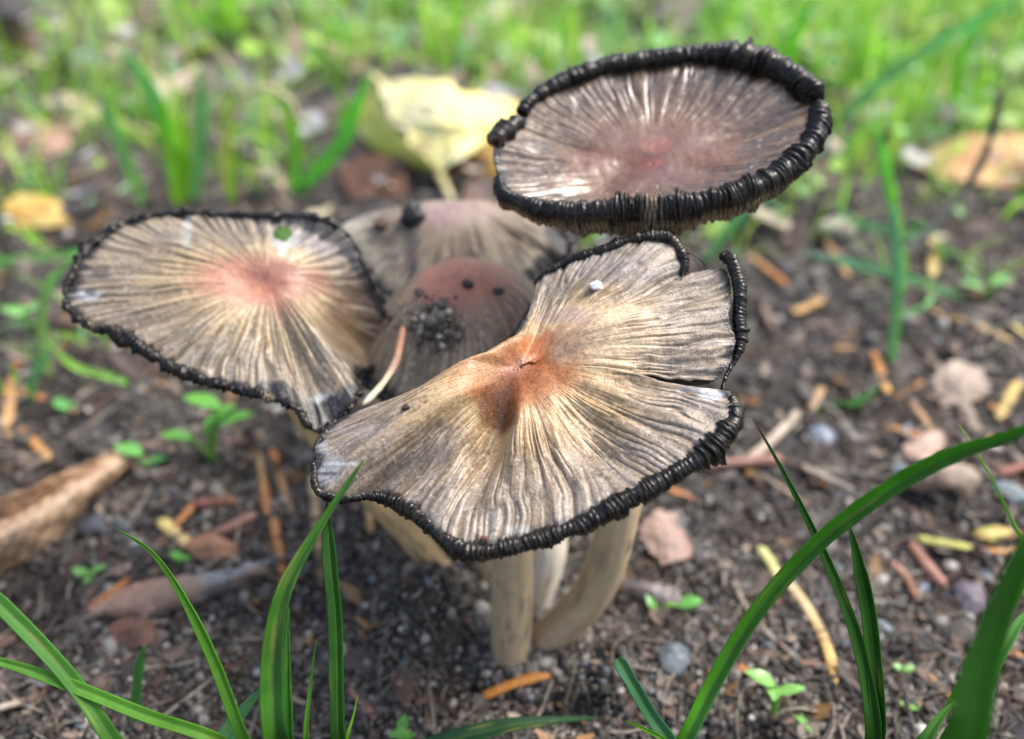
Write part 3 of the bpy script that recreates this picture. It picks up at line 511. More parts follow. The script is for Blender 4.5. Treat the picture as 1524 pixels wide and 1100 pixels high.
for a in [
 (405, 672, 436, 772, .20, OR, TA, 'orange tan needle leaning right beside its paler twin left of the stems'),
 (386, 680, 400, 772, .19, TA, OR, 'tan needle forming the left leg of an upside-down V of needles'),
 (408, 778, 426, 884, .22, OR, OR, 'bright orange upright needle just left of the tall wide grass blade'),
 (466, 712, 480, 880, .22, (.5, .36, .2), TA, 'long pale tan needle between the two tall grass blades'),
 (292, 755, 234, 822, .20, OR, RB, 'rusty needle crossing towards a pale yellow woody piece'),
 (240, 780, 287, 822, .30, PY_, (.62, .44, .22), 'short thick pale yellow needle near the left grass blade tip'),
 (196, 868, 130, 916, .22, OR, OR, 'orange needle lying across the pinkish end of the bark chip'),
 (1128, 820, 1162, 876, .26, (.55, .55, .22), (.6, .5, .22), 'short pale yellow green needle under the arching blade'),
 (1298, 530, 1319, 592, .28, OR, (.6, .34, .1), 'stubby bright orange needle above the right pair of blades'),
 (1330, 597, 1372, 573, .20, OR, OR, 'small orange needle right next to a stubby bright orange one'),
 (1352, 602, 1388, 655, .22, (.3, .17, .1), TA, 'brown needle pointing down to a pinkish leaf scrap'),
 (1313, 640, 1376, 657, .22, (.42, .2, .07), OR, 'orange needle lying nearly level left of a pinkish leaf scrap'),
 (1483, 630, 1512, 574, .30, PY_, (.65, .42, .12), 'broad pale yellow needle standing out at the right edge'),
 (1455, 600, 1494, 628, .24, OR, TA, 'orange needle crossing behind the broad pale yellow needle'),
 (1378, 468, 1506, 516, .30, TA, (.46, .3, .12), 'long tan needle above the crumpled grey leaf on the right'),
 (1500, 488, 1560, 530, .26, PY_, TA, 'pale yellow needle cut by the right photo edge above the middle'),
 (1094, 601, 1128, 605, .20, OR, OR, 'small orange needle just right of the torn front cap'),
 (1180, 472, 1224, 452, .34, (.55, .33, .12), (.45, .24, .08), 'short blurry orange needle in the bare patch right of the caps'),
 (1385, 355, 1386, 418, .34, (.6, .38, .16), PY_, 'blurry orange yellow needle standing on the teal crossed grass'),
 (28, 548, 12, 645, .34, OR, (.55, .33, .14), 'blurry orange needle near the left edge below the seed leaves'),
 (32, 645, 76, 692, .28, OR, (.5, .28, .1), 'bent orange needle lying just above the curled brown leaf'),
 (-20, 652, 42, 660, .26, TA, TA, 'pale tan needle touching the left edge of the photo'),
 (1096, 998, 1136, 1018, .18, OR, OR, 'tiny orange needle behind the low seedling right of the mushrooms'),
 (1490, 972, 1540, 996, .18, OR, (.5, .3, .1), 'small orange needle under the blurred wide blade at right'),
 (1362, 808, 1444, 822, .24, GN, (.42, .4, .1), 'yellow green needle with a flat bud at its right end'),
 (1452, 826, 1512, 826, .18, OR, (.5, .3, .12), 'small orange needle under the yellow green bud'),
 (1010, 742, 975, 722, .18, OR, OR, 'short orange needle peeking out under the front cap rim'),
 (990, 732, 1040, 752, .20, OR, RB, 'orange brown needle below right of the front cap rim'),
 (1206, 616, 1222, 582, .24, (.6, .4, .24), TA, 'pale peach needle left of the green blade on the right soil'),
 (1112, 385, 1170, 430, .34, TA, OR, 'blurry tan needle on the litter right of the loose black strip'),
 (1226, 360, 1262, 420, .30, (.3, .17, .08), TA, 'blurry brown tan needle behind the vertical teal blade'),
 (1440, 440, 1500, 452, .25, (.3, .19, .1), GY, 'dull brown needle behind the pair of small seed leaves at right'),
 (150, 720, 205, 700, .2, RB, RB, 'dark rusty needle right of the curled brown leaf tip'),
 (20, 590, 70, 600, .24, (.4, .2, .08), OR, 'rust needle above the tan needle at the left edge'),
 (545, 700, 552, 800, .2, PK, TA, 'pinkish needle in the shade under the front cap'),
]: litter(*a)
litter(1166, 868, 1242, 1024, .24, (.62, .46, .26), (.55, .34, .1), 'long pale tan needle curving down beside the right pair of blades', bend=-.07)
litter(718, 1044, 826, 1008, .22, (.55, .22, .04), (.45, .18, .04), 'bright orange needle in the dark hollow in front of the stems', seed=3, lift=.1)
gT = 'thin twigs on the soil'
for a in [
 (1128, 975, 1300, 1002, .12, (.2, .12, .08), RB, 'thin brown twig crossing the bottom of the right pair of blades', .05),
 (1040, 700, 1165, 690, .30, PK, (.3, .14, .11), 'thick pinkish brown twig below right of the front cap', .0),
 (1110, 692, 1186, 618, .26, (.52, .42, .33), (.48, .4, .32), 'pale woody root piece angled up right of the front cap', .05),
 (1320, 843, 1358, 898, .22, PK, RB, 'hooked reddish twig lying between two dark pebbles', -.12),
 (1350, 815, 1402, 880, .28, (.25, .12, .08), (.36, .18, .14), 'thick reddish twig ending at a small blue grey pebble', .02),
 (1480, 712, 1560, 690, .26, (.25, .09, .06), RB, 'dark red twig at the right edge behind the thin blade tip', .0),
 (1190, 700, 1270, 738, .20, (.4, .34, .27), GY, 'pale grey twig above the crossing of the arching blade', .0),
 (280, 825, 385, 770, .22, (.22, .09, .07), PK, 'dark red brown twig above the grey bark chip', .03),
 (290, 758, 352, 752, .26, (.2, .07, .06), RB, 'short dark red twig between bark chip and seedling', .0),
 (200, 1004, 262, 990, .16, (.45, .36, .28), GY, 'pale chip of twig at the lower left soil', .0),
 (0, 1060, 46, 1048, .14, (.55, .46, .36), (.4, .3, .2), 'pale broken twig at the bottom left corner', .0),
 (200, 940, 255, 930, .14, (.36, .26, .2), GY, 'greyish twig right of the ribbed reddish scrap', .0),
 (100, 660, 330, 480, .10, GY, (.25, .2, .16), 'long thin grey stalk leaning behind the curled leaf', .05),
 (905, 800, 926, 862, .16, (.42, .32, .2), TA, 'short tan twig just right of the leaning stem', .04),
 (560, 1076, 520, 1030, .14, (.3, .15, .12), PK, 'pinkish twig at the bottom beside the short grass tip', .0),
 (1200, 760, 1130, 712, .16, (.32, .2, .14), GY, 'brown twig crossing under the slim blade with brown tip', .0),
 (1090, 868, 1190, 990, .13, (.3, .25, .2), GY, 'curved grey root running beside the long tan needle', .1),
]: litter(*a[:8], name='twig', cat='twig', bend=a[8], group=gT, flat=.9)
# yellow green bud
pb = G(1478, 802) + [0, 0, .15]
o = blob('flat_bud', pb, (.55, .22, .13), M_needle, (.45, .42, .10), 5, .15, colr2=(.5, .2, .08), yaw=.1); tag(o, 'flat yellow green and rusty bud scale near the right edge', 'bud')
# ------------------------------------------------------------------ pebbles
for i, (px, py, r, c, lab) in enumerate([
 (146, 787, .42, (.06, .065, .08), 'smooth dark slate pebble right of the curled brown leaf'), (1000, 984, .36, (.10, .12, .14), 'blue grey pebble sitting on the soil mound right of the stems'),
 (1222, 652, .36, (.20, .23, .30), 'light blue grey pebble behind the tip of the brown tipped blade'), (1374, 874, .22, (.12, .16, .24), 'small shiny blue pebble at the end of a reddish twig'),
 (1440, 893, .45, (.11, .09, .11), 'large purplish brown pebble left of the blurred wide blade'), (1464, 858, .2, (.18, .22, .27), 'small pale blue pebble behind the purplish one'),
 (1338, 702, .3, (.14, .19, .24), 'bluish pebble beneath the arching blade near the right'), (1314, 938, .2, (.13, .17, .20), 'teal grey pebble right behind the dark blade of the pair'),
 (1500, 740, .42, (.20, .25, .27), 'pale teal pebble behind the thin blade at the right edge'), (128, 95, 1.1, (.30, .34, .45), 'pale blue grey pebble far back on the path at upper left'),
 (462, 190, 1.0, (.27, .30, .38), 'flat grey pebble left of the yellow leaf'), (180, 55, 1.2, (.50, .47, .58), 'pale lilac stone far back on the bare path'),
 (520, 897, .20, (.30, .20, .17), 'small pinkish pebble left of the mushroom bases'), (1420, 985, .18, (.10, .13, .17), 'tiny dark blue pebble near the bottom right seedlings'),
 (160, 878, .18, (.25, .27, .27), 'small pale grey pebble above the bark chip left end'), (905, 898, .16, (.42, .26, .17), 'tiny peach coloured pebble right of the leaning stem'),
 (690, 95, 1.1, (.2, .2, .23), 'dark grey stone behind the yellow leaf'), (1245, 345, .7, (.48, .42, .36), 'blurry pale stone chip right of the saucer cap')]):
    p = G(px, py); o = blob('pebble', p + [0, 0, r * .25], (r, r * .8, r * .5), M_stone, c, 60 + i, .34, yaw=i * 1.1, colr2=tuple(np.array(c) * .65)); tag(o, lab, 'pebble', 'pebbles on the soil')
# ------------------------------------------------------------------ lumps sitting on the caps
def clump(name, c, px, py, r, colr, label, cat, seed, seat=.45, m=None, k=1, squash=.7):
    p = surf(c, px, py)
    if k == 1: o = blob(name, p + np.array([0, 0, r * seat]), (r, r * .9, r * squash), m or M_crumb, colr, seed, .5, colr2=tuple(np.array(colr) * 2.2), freq=2.2)
    else:
        g_ = np.random.default_rng(seed); Vs, Fs, Cs = [], [], []; o = None
        for q in range(k):
            qx, qy = px + g_.normal(0, r * 34), py + g_.normal(0, r * 30); pp = surf(c, qx, qy); rr = g_.lognormal(-3.5, .55)
            th = np.linspace(0, 2 * np.pi, 9, endpoint=False); ph = np.linspace(.05, np.pi - .05, 6); T, H_ = np.meshgrid(th, ph, indexing='ij')
            D = np.stack([np.sin(H_) * np.cos(T), np.sin(H_) * np.sin(T), np.cos(H_)], -1); D = D * (1 + .45 * fbm(D[..., 0] * 2 + q, D[..., 1] * 2, D[..., 2] * 2, q, 2))[..., None]
            V = pp + [0, 0, rr * .4 + g_.uniform(0, .30) * (q < k * .6) * (k > 100)] + D.reshape(-1, 3) * rr; Fs.append(grid_faces(9, 6, True)[:, ::-1] + len(np.vstack(Vs)) if Vs else grid_faces(9, 6, True)[:, ::-1]); Vs.append(V)
            Cs.append(np.full((len(V), 3), 1.0) * np.array(colr) * g_.choice([.5, .8, 1, 1.4, 2.2, 3.2]))
        o = mesh(name, np.vstack(Vs), np.vstack(Fs).copy(), m or M_crumb, cols=np.vstack(Cs), smooth=True)
    return tag(o, label, cat, 'bits stuck on the caps')
clump('soil_clump', cC, 645, 490, .46, (.10, .09, .08), 'crumbly grey soil clump stuck on the domed brown cap', 'soil clump', 3, k=420)
clump('soil_crumb', cC, 575, 470, .55, (.09, .075, .06), 'scatter of tiny soil grains on the left shoulder of the domed cap', 'soil crumbs', 4, k=22)
clump('soil_lump', cB, 613, 326, .25, (.022, .023, .026), 'black soil lump on top of the rearmost cap', 'soil lump', 5, squash=1.0)
clump('soil_lump', cB, 568, 336, .15, (.06, .035, .025), 'small brown lump left of the black one on the rearmost cap', 'soil lump', 6)
clump('soil_speck', cC, 697, 424, .10, (.02, .018, .018), 'black speck near the summit of the domed cap', 'speck', 7)
clump('soil_speck', cC, 744, 434, .09, (.03, .02, .02), 'dark speck on the right shoulder of the domed cap', 'speck', 8)
clump('soil_speck', cC, 622, 438, .09, (.04, .03, .025), 'brown speck on the upper left of the domed cap', 'speck', 9)
clump('white_grain', cM, 886, 427, .095, (.75, .78, .78), 'white translucent grain on the upper lobe of the front cap', 'grain', 10, m=M_quartz)
clump('soil_speck', cM, 603, 606, .055, (.03, .02, .016), 'tiny dark crumb near the back edge of the front cap', 'speck', 11)
clump('soil_speck', cM, 718, 802, .05, (.08, .02, .015), 'tiny dark red crumb near the front rim of the front cap', 'speck', 12)
p0 = surf(cC, 600, 505) + np.array([.02, -.12, .35])
o = rod('pale_needle', [p0, P(590, 535, proj(p0)[2] - .35), P(570, 570, proj(p0)[2] - .9), P(540, 603, proj(p0)[2] - 1.2)], .125, M_needle, (.42, .20, .12), (.62, .56, .40), flat=.6, N=24)
tag(o, 'curved pale needle with red tip leaning between the domed cap and the front cap', 'needle')
# ------------------------------------------------------------------ leaves from a net of points
def patch(name, ctrl, m, colf, nu=60, nv=30, rumple=.05, thick=.03, vein=None, seed=0, parent=None, edge=.04, fq=1.2):
    A = np.array([[G(*e) for e in row] for row in ctrl]); nr_, nc_ = A.shape[:2]
    uu = np.linspace(0, nr_ - 1 - 1e-6, nv); vv = np.linspace(0, nc_ - 1 - 1e-6, nu)
    B = np.stack([catmull(A[:, j], uu, False) for j in range(nc_)], 1)
    C = np.stack([catmull(B[i], vv, False) for i in range(nv)], 0)
    Ug, Vg = np.meshgrid(uu / (nr_ - 1), vv / (nc_ - 1), indexing='ij')
    e_ = np.minimum(np.minimum(Ug, 1 - Ug), np.minimum(Vg, 1 - Vg))
    N_ = unit(np.cross(np.gradient(C, axis=0), np.gradient(C, axis=1)))
    h = fbm(C[..., 0] * fq, C[..., 1] * fq, C[..., 2] * fq, seed, 4) * rumple
    if vein: h = h + vein(Ug, Vg)
    C = C + N_ * h[..., None] + np.array([1, 0, .3]) * (edge * fbm(Ug * 9, Vg * 9, 0, seed + 4, 2) * sstep(.08, 0, e_))[..., None]
    cl = colf(Ug, Vg, C)
    o = mesh(name, C.reshape(-1, 3), grid_faces(nv, nu), m, parent, cols=cl.reshape(-1, 3))
    s_ = o.modifiers.new('thickness', 'SOLIDIFY'); s_.thickness = thick * S; s_.offset = 0; return o
def two(c0, c1, seed=0, sc_=.9, extra=None):
    def f(Ug, Vg, C):
        c = mixc(np.broadcast_to(np.array(c0), C.shape).copy(), np.array(c1), sstep(-.3, .4, fbm(C[..., 0] * sc_, C[..., 1] * sc_, C[..., 2] * sc_, seed, 4)))
        return extra(c, Ug, Vg, C) if extra else c
    return f
ribs = lambda n, a, sl=.6: (lambda Ug, Vg: a * (np.abs(np.sin((Vg * n + np.abs(Ug - .5) * sl * n) * np.pi)) ** .35 - .7) + 1.6 * a * np.exp(-((Ug - .5) / .03) ** 2))
o = patch('dead_leaf', [[(-80, 765, 1.2), (20, 738, 1.35), (95, 703, 1.15), (182, 668, .5)], [(-80, 800, .5), (20, 772, .6), (90, 735, .6), (184, 676, .5)], [(-80, 838, 1.3), (10, 792, 1.2), (80, 752, 1.0), (188, 683, .6)], [(-80, 920, .1), (0, 858, .15), (85, 800, .15), (190, 692, .3)]],
      M_leafdry, two((.50, .33, .21), (.33, .19, .11), 3, 2.4, lambda c, U_, V_, C: mixc(c, np.array([.62, .45, .32]), .7 * gauss(U_, .66, .12))), nu=150, nv=100, rumple=.15, fq=1.6, vein=ribs(9, .05), seed=71)
tag(o, 'curled brown dead leaf lying at the left edge', 'leaf')
rootY = empty('yellow_leaf', G(650, 252)); tag(rootY, 'bright yellow folded leaf behind the caps, standing out pale', 'leaf')
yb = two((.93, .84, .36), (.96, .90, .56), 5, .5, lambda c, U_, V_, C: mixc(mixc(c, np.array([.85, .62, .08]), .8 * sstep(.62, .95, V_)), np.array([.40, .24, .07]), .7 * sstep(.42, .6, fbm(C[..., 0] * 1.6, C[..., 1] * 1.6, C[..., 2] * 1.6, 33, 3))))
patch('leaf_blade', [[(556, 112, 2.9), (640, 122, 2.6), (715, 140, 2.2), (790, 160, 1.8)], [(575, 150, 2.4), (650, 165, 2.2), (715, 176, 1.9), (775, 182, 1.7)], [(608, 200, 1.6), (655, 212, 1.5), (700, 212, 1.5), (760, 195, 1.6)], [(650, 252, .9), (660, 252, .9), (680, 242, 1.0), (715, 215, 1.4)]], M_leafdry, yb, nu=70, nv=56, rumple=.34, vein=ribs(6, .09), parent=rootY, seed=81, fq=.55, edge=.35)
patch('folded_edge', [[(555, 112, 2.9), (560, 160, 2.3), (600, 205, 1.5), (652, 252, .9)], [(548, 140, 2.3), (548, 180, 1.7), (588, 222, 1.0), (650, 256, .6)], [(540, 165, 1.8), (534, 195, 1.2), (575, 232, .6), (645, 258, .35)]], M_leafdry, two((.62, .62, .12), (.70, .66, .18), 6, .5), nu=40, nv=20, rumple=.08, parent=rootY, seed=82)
patch('shade_painted_half', [[(715, 216, 1.3), (760, 200, 1.6), (800, 190, 2.0)], [(700, 240, .8), (745, 235, .9), (800, 225, 1.2)], [(665, 256, .3), (735, 262, .3), (800, 255, .5)]], M_leafdry, two((.55, .34, .06), (.35, .17, .04), 7, .6), nu=30, nv=24, rumple=.1, parent=rootY, seed=83)  # brown lower half of the leaf, its shade put into the colour
rod('leaf_stalk', [G(648, 250, .7), G(662, 275, .8), G(672, 300, 1.0)], .32, M_needle, (.6, .52, .22), (.5, .45, .25), parent=rootY, flat=1)
for ctrl, c0, c1, lab, rm in [
 ([[(1372, 232, .8), (1420, 205, 1.6), (1480, 198, 1.8), (1580, 200, 1.6)], [(1368, 245, .6), (1420, 235, 1.2), (1480, 232, 1.3), (1580, 235, 1.3)], [(1380, 258, .3), (1430, 270, .4), (1500, 278, .3), (1590, 275, .3)]], (.62, .34, .16), (.70, .42, .20), 'orange dead leaf at the right edge behind the grass', .2),
 ([[(0, 300, .9), (40, 290, 1.3), (90, 300, .8)], [(10, 320, .6), (50, 315, .9), (100, 322, .5)], [(30, 340, .2), (70, 340, .3), (105, 338, .2)]], (.82, .62, .22), (.70, .38, .10), 'blurry yellow and orange leaf left of the left cap', .15),
 ([[(505, 250, .8), (550, 230, 1.2), (600, 240, .9)], [(510, 275, .4), (555, 262, .7), (605, 270, .6)], [(525, 300, .1), (560, 298, .2), (600, 296, .2)]], (.17, .075, .04), (.10, .05, .03), 'dark brown dead leaf in the shade under the yellow leaf', .3),
 ([[(690, 275, 2.0), (715, 262, 2.4), (745, 268, 2.4)], [(690, 295, 1.6), (722, 285, 2.0), (752, 296, 1.9)], [(700, 318, 1.3), (732, 312, 1.5), (766, 322, 1.3)]], (.50, .32, .24), (.58, .40, .30), 'pinkish leaf scrap poking up behind the rearmost cap', .08),
 ([[(725, 0, 1.2), (780, -30, 2.2), (850, -6, 1.2)], [(735, 18, .6), (785, 5, 1.2), (850, 15, .6)], [(750, 32, .1), (800, 30, .1), (850, 30, .1)]], (.55, .36, .30), (.42, .22, .17), 'blurry pink brown dead leaf at the top middle', .3),
 ([[(0, 205, .6), (50, 180, 1.0), (110, 178, .6)], [(0, 222, .3), (55, 205, .6), (112, 200, .3)], [(0, 245, .1), (60, 235, .1), (105, 222, .1)]], (.50, .30, .22), (.40, .24, .18), 'blurry pinkish dead leaf on the path at upper left', .2),
 ([[(1388, 560, .5), (1420, 535, 1.0), (1462, 548, .7)], [(1392, 580, .3), (1430, 565, .9), (1468, 570, .6)], [(1400, 604, .1), (1432, 600, .3), (1468, 592, .1)]], (.33, .25, .20), (.45, .35, .28), 'crumpled grey brown leaf scrap below the long tan needle', .30),
 ([[(1345, 705, .5), (1395, 690, .9), (1450, 690, .6)], [(1355, 722, .9), (1400, 708, 1.3), (1452, 715, .8)], [(1375, 730, .5), (1410, 722, .8), (1440, 745, .1)]], (.26, .19, .15), (.36, .28, .22), 'curled brown leaf scrap with a dark hollow under the arching blade', .22),
 ([[(1340, 665, .3), (1375, 645, .5), (1402, 640, .3)], [(1350, 680, .2), (1380, 668, .4), (1404, 655, .2)], [(1352, 696, .1), (1380, 690, .1), (1404, 668, .1)]], (.50, .36, .28), (.42, .27, .21), 'small pinkish leaf scrap beside the arching blade', .1),
 ([[(950, 790, .3), (975, 760, .5), (1008, 765, .4)], [(965, 815, .3), (995, 795, .6), (1025, 805, .3)], [(985, 842, .1), (1010, 835, .2), (1030, 830, .1)]], (.42, .29, .24), (.33, .21, .17), 'pinkish crumpled bark scrap right of the leaning stem', .15),
 ([[(278, 808, .3), (310, 795, .5), (345, 808, .3)], [(285, 820, .2), (318, 812, .5), (352, 820, .2)], [(295, 832, .1), (325, 832, .2), (350, 830, .1)]], (.48, .24, .13), (.38, .19, .11), 'orange brown leaf scrap between yellow piece and bark chip', .08),
 ([[(158, 935, .3), (190, 918, .5), (226, 925, .3)], [(165, 950, .2), (200, 935, .5), (232, 945, .2)], [(185, 968, .05), (210, 962, .2), (228, 960, .1)]], (.28, .12, .08), (.18, .09, .06), 'ribbed reddish brown scrap in the lower left soil', .1),
 ([[(1000, 872, .5), (960, 868, .6), (920, 862, .4)], [(1020, 895, .4), (975, 885, .5), (925, 872, .3)], [(1060, 905, .1), (990, 905, .2), (930, 882, .1)]], (.20, .17, .17), (.30, .27, .27), 'grey curled bark strip behind the soil mound', .08),
 ([[(1050, 265, .8), (1110, 300, .9), (1190, 335, .6)], [(1050, 280, .4), (1120, 318, .6), (1190, 348, .3)], [(1060, 295, .1), (1130, 335, .1), (1200, 362, .1)]], (.52, .43, .34), (.40, .28, .2), 'blurry pale tan leaf strip beneath the saucer cap on the right', .15)]:
    ctrl = [[(x_, y_, .08 + z_ * (.55 if 'poking' not in lab else 1)) for (x_, y_, z_) in rw] for rw in ctrl]
    o = patch('dead_leaf' if 'leaf' in lab else 'bark_scrap', ctrl, M_leafdry, two(c0, c1, len(lab), 1.2), nu=44, nv=34, rumple=rm, vein=ribs(5, .03), seed=len(lab) + 90, edge=.12); tag(o, lab, 'leaf' if 'leaf' in lab else 'bark', 'dead leaves on the ground' if 'leaf' in lab else 'bark on the ground')
o = patch('bark_chip', [[(128, 900, .15), (210, 868, .25), (300, 856, .3), (385, 838, .3)], [(130, 912, .2), (215, 888, .35), (305, 872, .45), (388, 846, .35)], [(135, 920, .08), (220, 912, .12), (310, 892, .12), (380, 858, .15)]],
      M_dry, two((.30, .20, .15), (.16, .15, .15), 9, 1.0, lambda c, U_, V_, C: mixc(mixc(c, np.array([.44, .25, .17]), sstep(.65, .3, V_) * .8), np.array([.30, .30, .32]), sstep(.5, .8, V_) * sstep(.6, .2, U_) * .8)), nu=70, nv=24, rumple=.14, fq=3.0, thick=.07, edge=.35, seed=72)
tag(o, 'long grey and pinkish bark chip lying left of the tall grass blades', 'bark')
# ------------------------------------------------------------------ grass blades
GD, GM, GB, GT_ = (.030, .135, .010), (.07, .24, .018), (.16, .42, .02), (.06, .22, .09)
def blade(pts, w, c0, c1, label=None, cat='grass', group='grass blades', fold=.5, roll_=0.0, tip=.25, root=None, tipc=None, cut=False, name='grass_blade', N=46, basew=.8, half=None, seed=0, thick=.012):
    Q = [np.array(e[:3], float) if len(e) > 3 else P(*e) for e in pts]            # tip first
    if root is not None:
        e_ = Q[-1]; Q += [lerp(e_, np.array(root, float), f_) for f_ in (.25, .5, .75, 1.0)]
    Q = np.array(Q)[::-1]; u = np.linspace(0, len(Q) - 1 - 1e-6, N); C = catmull(Q, u, False)
    L = np.r_[0, np.cumsum(np.linalg.norm(np.diff(C, axis=0), axis=1))]; s = np.linspace(0, L[-1], N); C = np.stack([np.interp(s, L, C[:, k]) for k in range(3)], 1)
    t = s / L[-1]; T = unit(np.gradient(C, axis=0)); view = unit(C - CAM); A = unit(np.cross(T, view)); B = np.cross(A, T)
    an = roll_ + .25 * vn(t * 2, seed, 0, seed); A2 = A * np.cos(an)[:, None] + B * np.sin(an)[:, None]; B2 = -A * np.sin(an)[:, None] + B * np.cos(an)[:, None]
    ww = w / 2 * (np.clip((1 - t) / tip, 0, 1) ** .75 if not cut else np.clip((1 - t) / .02, .5, 1)) * lerp(basew, 1, sstep(0, .4, t)) * (1 + .05 * vn(t * 12, 0, 0, seed + 1) - .10 * sstep(.75, .95, vn(t * 60, 3, int(w * 1000), seed))); ww[-1] = max(ww[-1], .004)
    v = np.array([-1, -.8, -.6, -.4, -.2, 0, .2, .4, .6, .8, 1]); prof_ = -(1 - np.abs(v)) * fold
    V = C[:, None] + A2[:, None] * (ww[:, None] * v)[..., None] + B2[:, None] * (-ww[:, None] * prof_)[..., None]
    c = mixc(np.broadcast_to(np.array(c0), V.shape).copy(), np.array(c1), np.broadcast_to(t[:, None], V.shape[:2]))
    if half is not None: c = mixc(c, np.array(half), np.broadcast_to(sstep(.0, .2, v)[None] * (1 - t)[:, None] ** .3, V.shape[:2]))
    c = mixc(c, np.array([.18, .30, .08]), np.broadcast_to((.35 * np.exp(-(v / .12) ** 2))[None], V.shape[:2]))
    c *= (1 + .12 * vn(t * 14, 0, 0, seed + 2))[:, None, None]
    c *= (1 + .16 * fbm(v[None] * 4.5, t[:, None] * 3, seed, 9, 3))[..., None]; c = mixc(c, np.array([.40, .38, .10]), .5 * sstep(.35, .7, fbm(v[None] * 1.5, t[:, None] * 9, seed + int(w * 1000), 12, 3)))
    if tipc is not None: c = mixc(c, np.array(tipc), np.broadcast_to(sstep(.93, .985, t)[:, None], V.shape[:2]))
    uv = np.stack([np.broadcast_to(v * .5, V.shape[:2]), np.broadcast_to(s[:, None] / 4, V.shape[:2]), np.zeros(V.shape[:2])], -1).reshape(-1, 3)
    o = mesh(name, V.reshape(-1, 3), grid_faces(N, 11), M_grass, cols=c.reshape(-1, 3), uv=uv)
    m_ = o.modifiers.new('thickness', 'SOLIDIFY'); m_.thickness = thick * S; m_.offset = 0
    return tag(o, label, cat, group) if label else o
def rt(px, py, d, dx=0, dy=0):
    p = P(px, py, d); x, y = p[0] + dx, p[1] + dy; return (x, y, float(gh(x, y)) - .2)
gF = 'sharp grass blades in front'
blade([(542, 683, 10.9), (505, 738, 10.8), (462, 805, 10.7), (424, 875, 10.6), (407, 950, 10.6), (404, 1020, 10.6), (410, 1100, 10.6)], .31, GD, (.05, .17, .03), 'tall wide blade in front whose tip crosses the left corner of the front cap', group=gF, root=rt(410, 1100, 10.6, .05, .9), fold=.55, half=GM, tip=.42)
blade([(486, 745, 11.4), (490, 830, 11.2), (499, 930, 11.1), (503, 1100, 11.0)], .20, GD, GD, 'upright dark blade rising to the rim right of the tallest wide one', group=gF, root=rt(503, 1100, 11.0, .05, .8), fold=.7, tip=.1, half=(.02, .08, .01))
blade([(172, 787, 11.2), (225, 822, 11.2), (272, 890, 11.2), (320, 990, 11.1), (362, 1100, 11.0)], .19, GB, (.09, .28, .02), 'slim bright blade bending up to the left over the bark chip', group=gF, root=rt(362, 1100, 11, .25, .7), fold=.5, tip=.3, roll_=.5)
blade([(-120, 790, 11.2), (-30, 870, 11.1), (60, 960, 11.0), (120, 1030, 11), (170, 1105, 11)], .22, GM, (.08, .26, .04), 'broad blade entering from the left edge and running down right', group=gF, root=rt(170, 1105, 11, .4, .5), fold=.35, tip=.2)
blade([(-160, 950, 11.0), (0, 985, 11), (110, 1022, 11), (220, 1066, 11), (320, 1100, 11)], .17, GB, (.09, .28, .04), 'narrow blade crossing almost level at the bottom left corner', group=gF, root=rt(340, 1110, 11, .8, .5), fold=.4, tip=.3)
blade([(430, 905, 11.3), (427, 960, 11.2), (428, 1100, 11.1)], .19, (.05, .2, .02), (.06, .24, .02), 'narrow bright blade tucked right against the tall wide one', group=gF, root=rt(428, 1100, 11.1, 0, .7), roll_=.4)
blade([(471, 952, 11.3), (463, 1010, 11.2), (455, 1100, 11.1)], .12, GB, GM, 'short thin blade between the two tall ones at the bottom', group=gF, root=rt(455, 1100, 11.1, 0, .7), tip=.5)
blade([(532, 1035, 11.3), (526, 1065, 11.2), (516, 1105, 11.1)], .12, GB, GB, 'tiny bright grass tip at the bottom right of the tall pair', group=gF, root=rt(516, 1105, 11.1, -.1, .6), tip=.5)
blade([(400, 1015, 12.4), (372, 1045, 12.3), (345, 1080, 12.2), (325, 1120, 12.1)], .28, GT_, (.07, .22, .09), 'bluish green leaf half hidden behind the tall wide blade', group=gF, root=rt(325, 1120, 12.1, -.2, .5))
blade([(892, 1068, 13.6), (820, 1072, 13.4), (740, 1082, 13.2), (640, 1110, 13.0)], .32, (.025, .10, .04), (.02, .09, .03), 'dark wide blade lying flat along the bottom centre', group=gF, root=rt(600, 1130, 13, -.3, .2), roll_=.5, fold=.3, tip=.4)
blade([(919, 980, 12.2), (948, 1030, 12.0), (972, 1070, 11.9), (1000, 1110, 11.8)], .21, (.06, .22, .09), (.07, .25, .10), 'short blunt bluish blade right of the dark hollow', group=gF, root=rt(1000, 1110, 11.8, .2, .4), cut=True, fold=.5)
blade([(928, 1072, 12.1), (960, 1086, 11.9), (990, 1105, 11.8)], .11, GB, GB, 'little thin blade under the short blunt one at the bottom', group=gF, root=rt(990, 1105, 11.8, .2, .4))
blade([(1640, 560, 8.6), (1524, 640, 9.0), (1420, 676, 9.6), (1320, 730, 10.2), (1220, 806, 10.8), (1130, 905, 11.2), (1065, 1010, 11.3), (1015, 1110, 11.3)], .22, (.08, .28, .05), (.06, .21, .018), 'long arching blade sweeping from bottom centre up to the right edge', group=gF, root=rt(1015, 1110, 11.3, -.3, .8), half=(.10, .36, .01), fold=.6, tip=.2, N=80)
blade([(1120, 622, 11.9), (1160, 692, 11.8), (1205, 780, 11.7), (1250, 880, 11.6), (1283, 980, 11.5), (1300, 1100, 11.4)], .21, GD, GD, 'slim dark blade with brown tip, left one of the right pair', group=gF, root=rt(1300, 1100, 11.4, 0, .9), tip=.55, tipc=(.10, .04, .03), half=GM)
blade([(1265, 782, 11.7), (1280, 850, 11.6), (1296, 940, 11.5), (1306, 1100, 11.4)], .21, (.02, .085, .01), GD, 'shorter dark blade, right one of the right pair', group=gF, root=rt(1308, 1100, 11.4, .1, .9), tip=.12, fold=.8, half=GM)
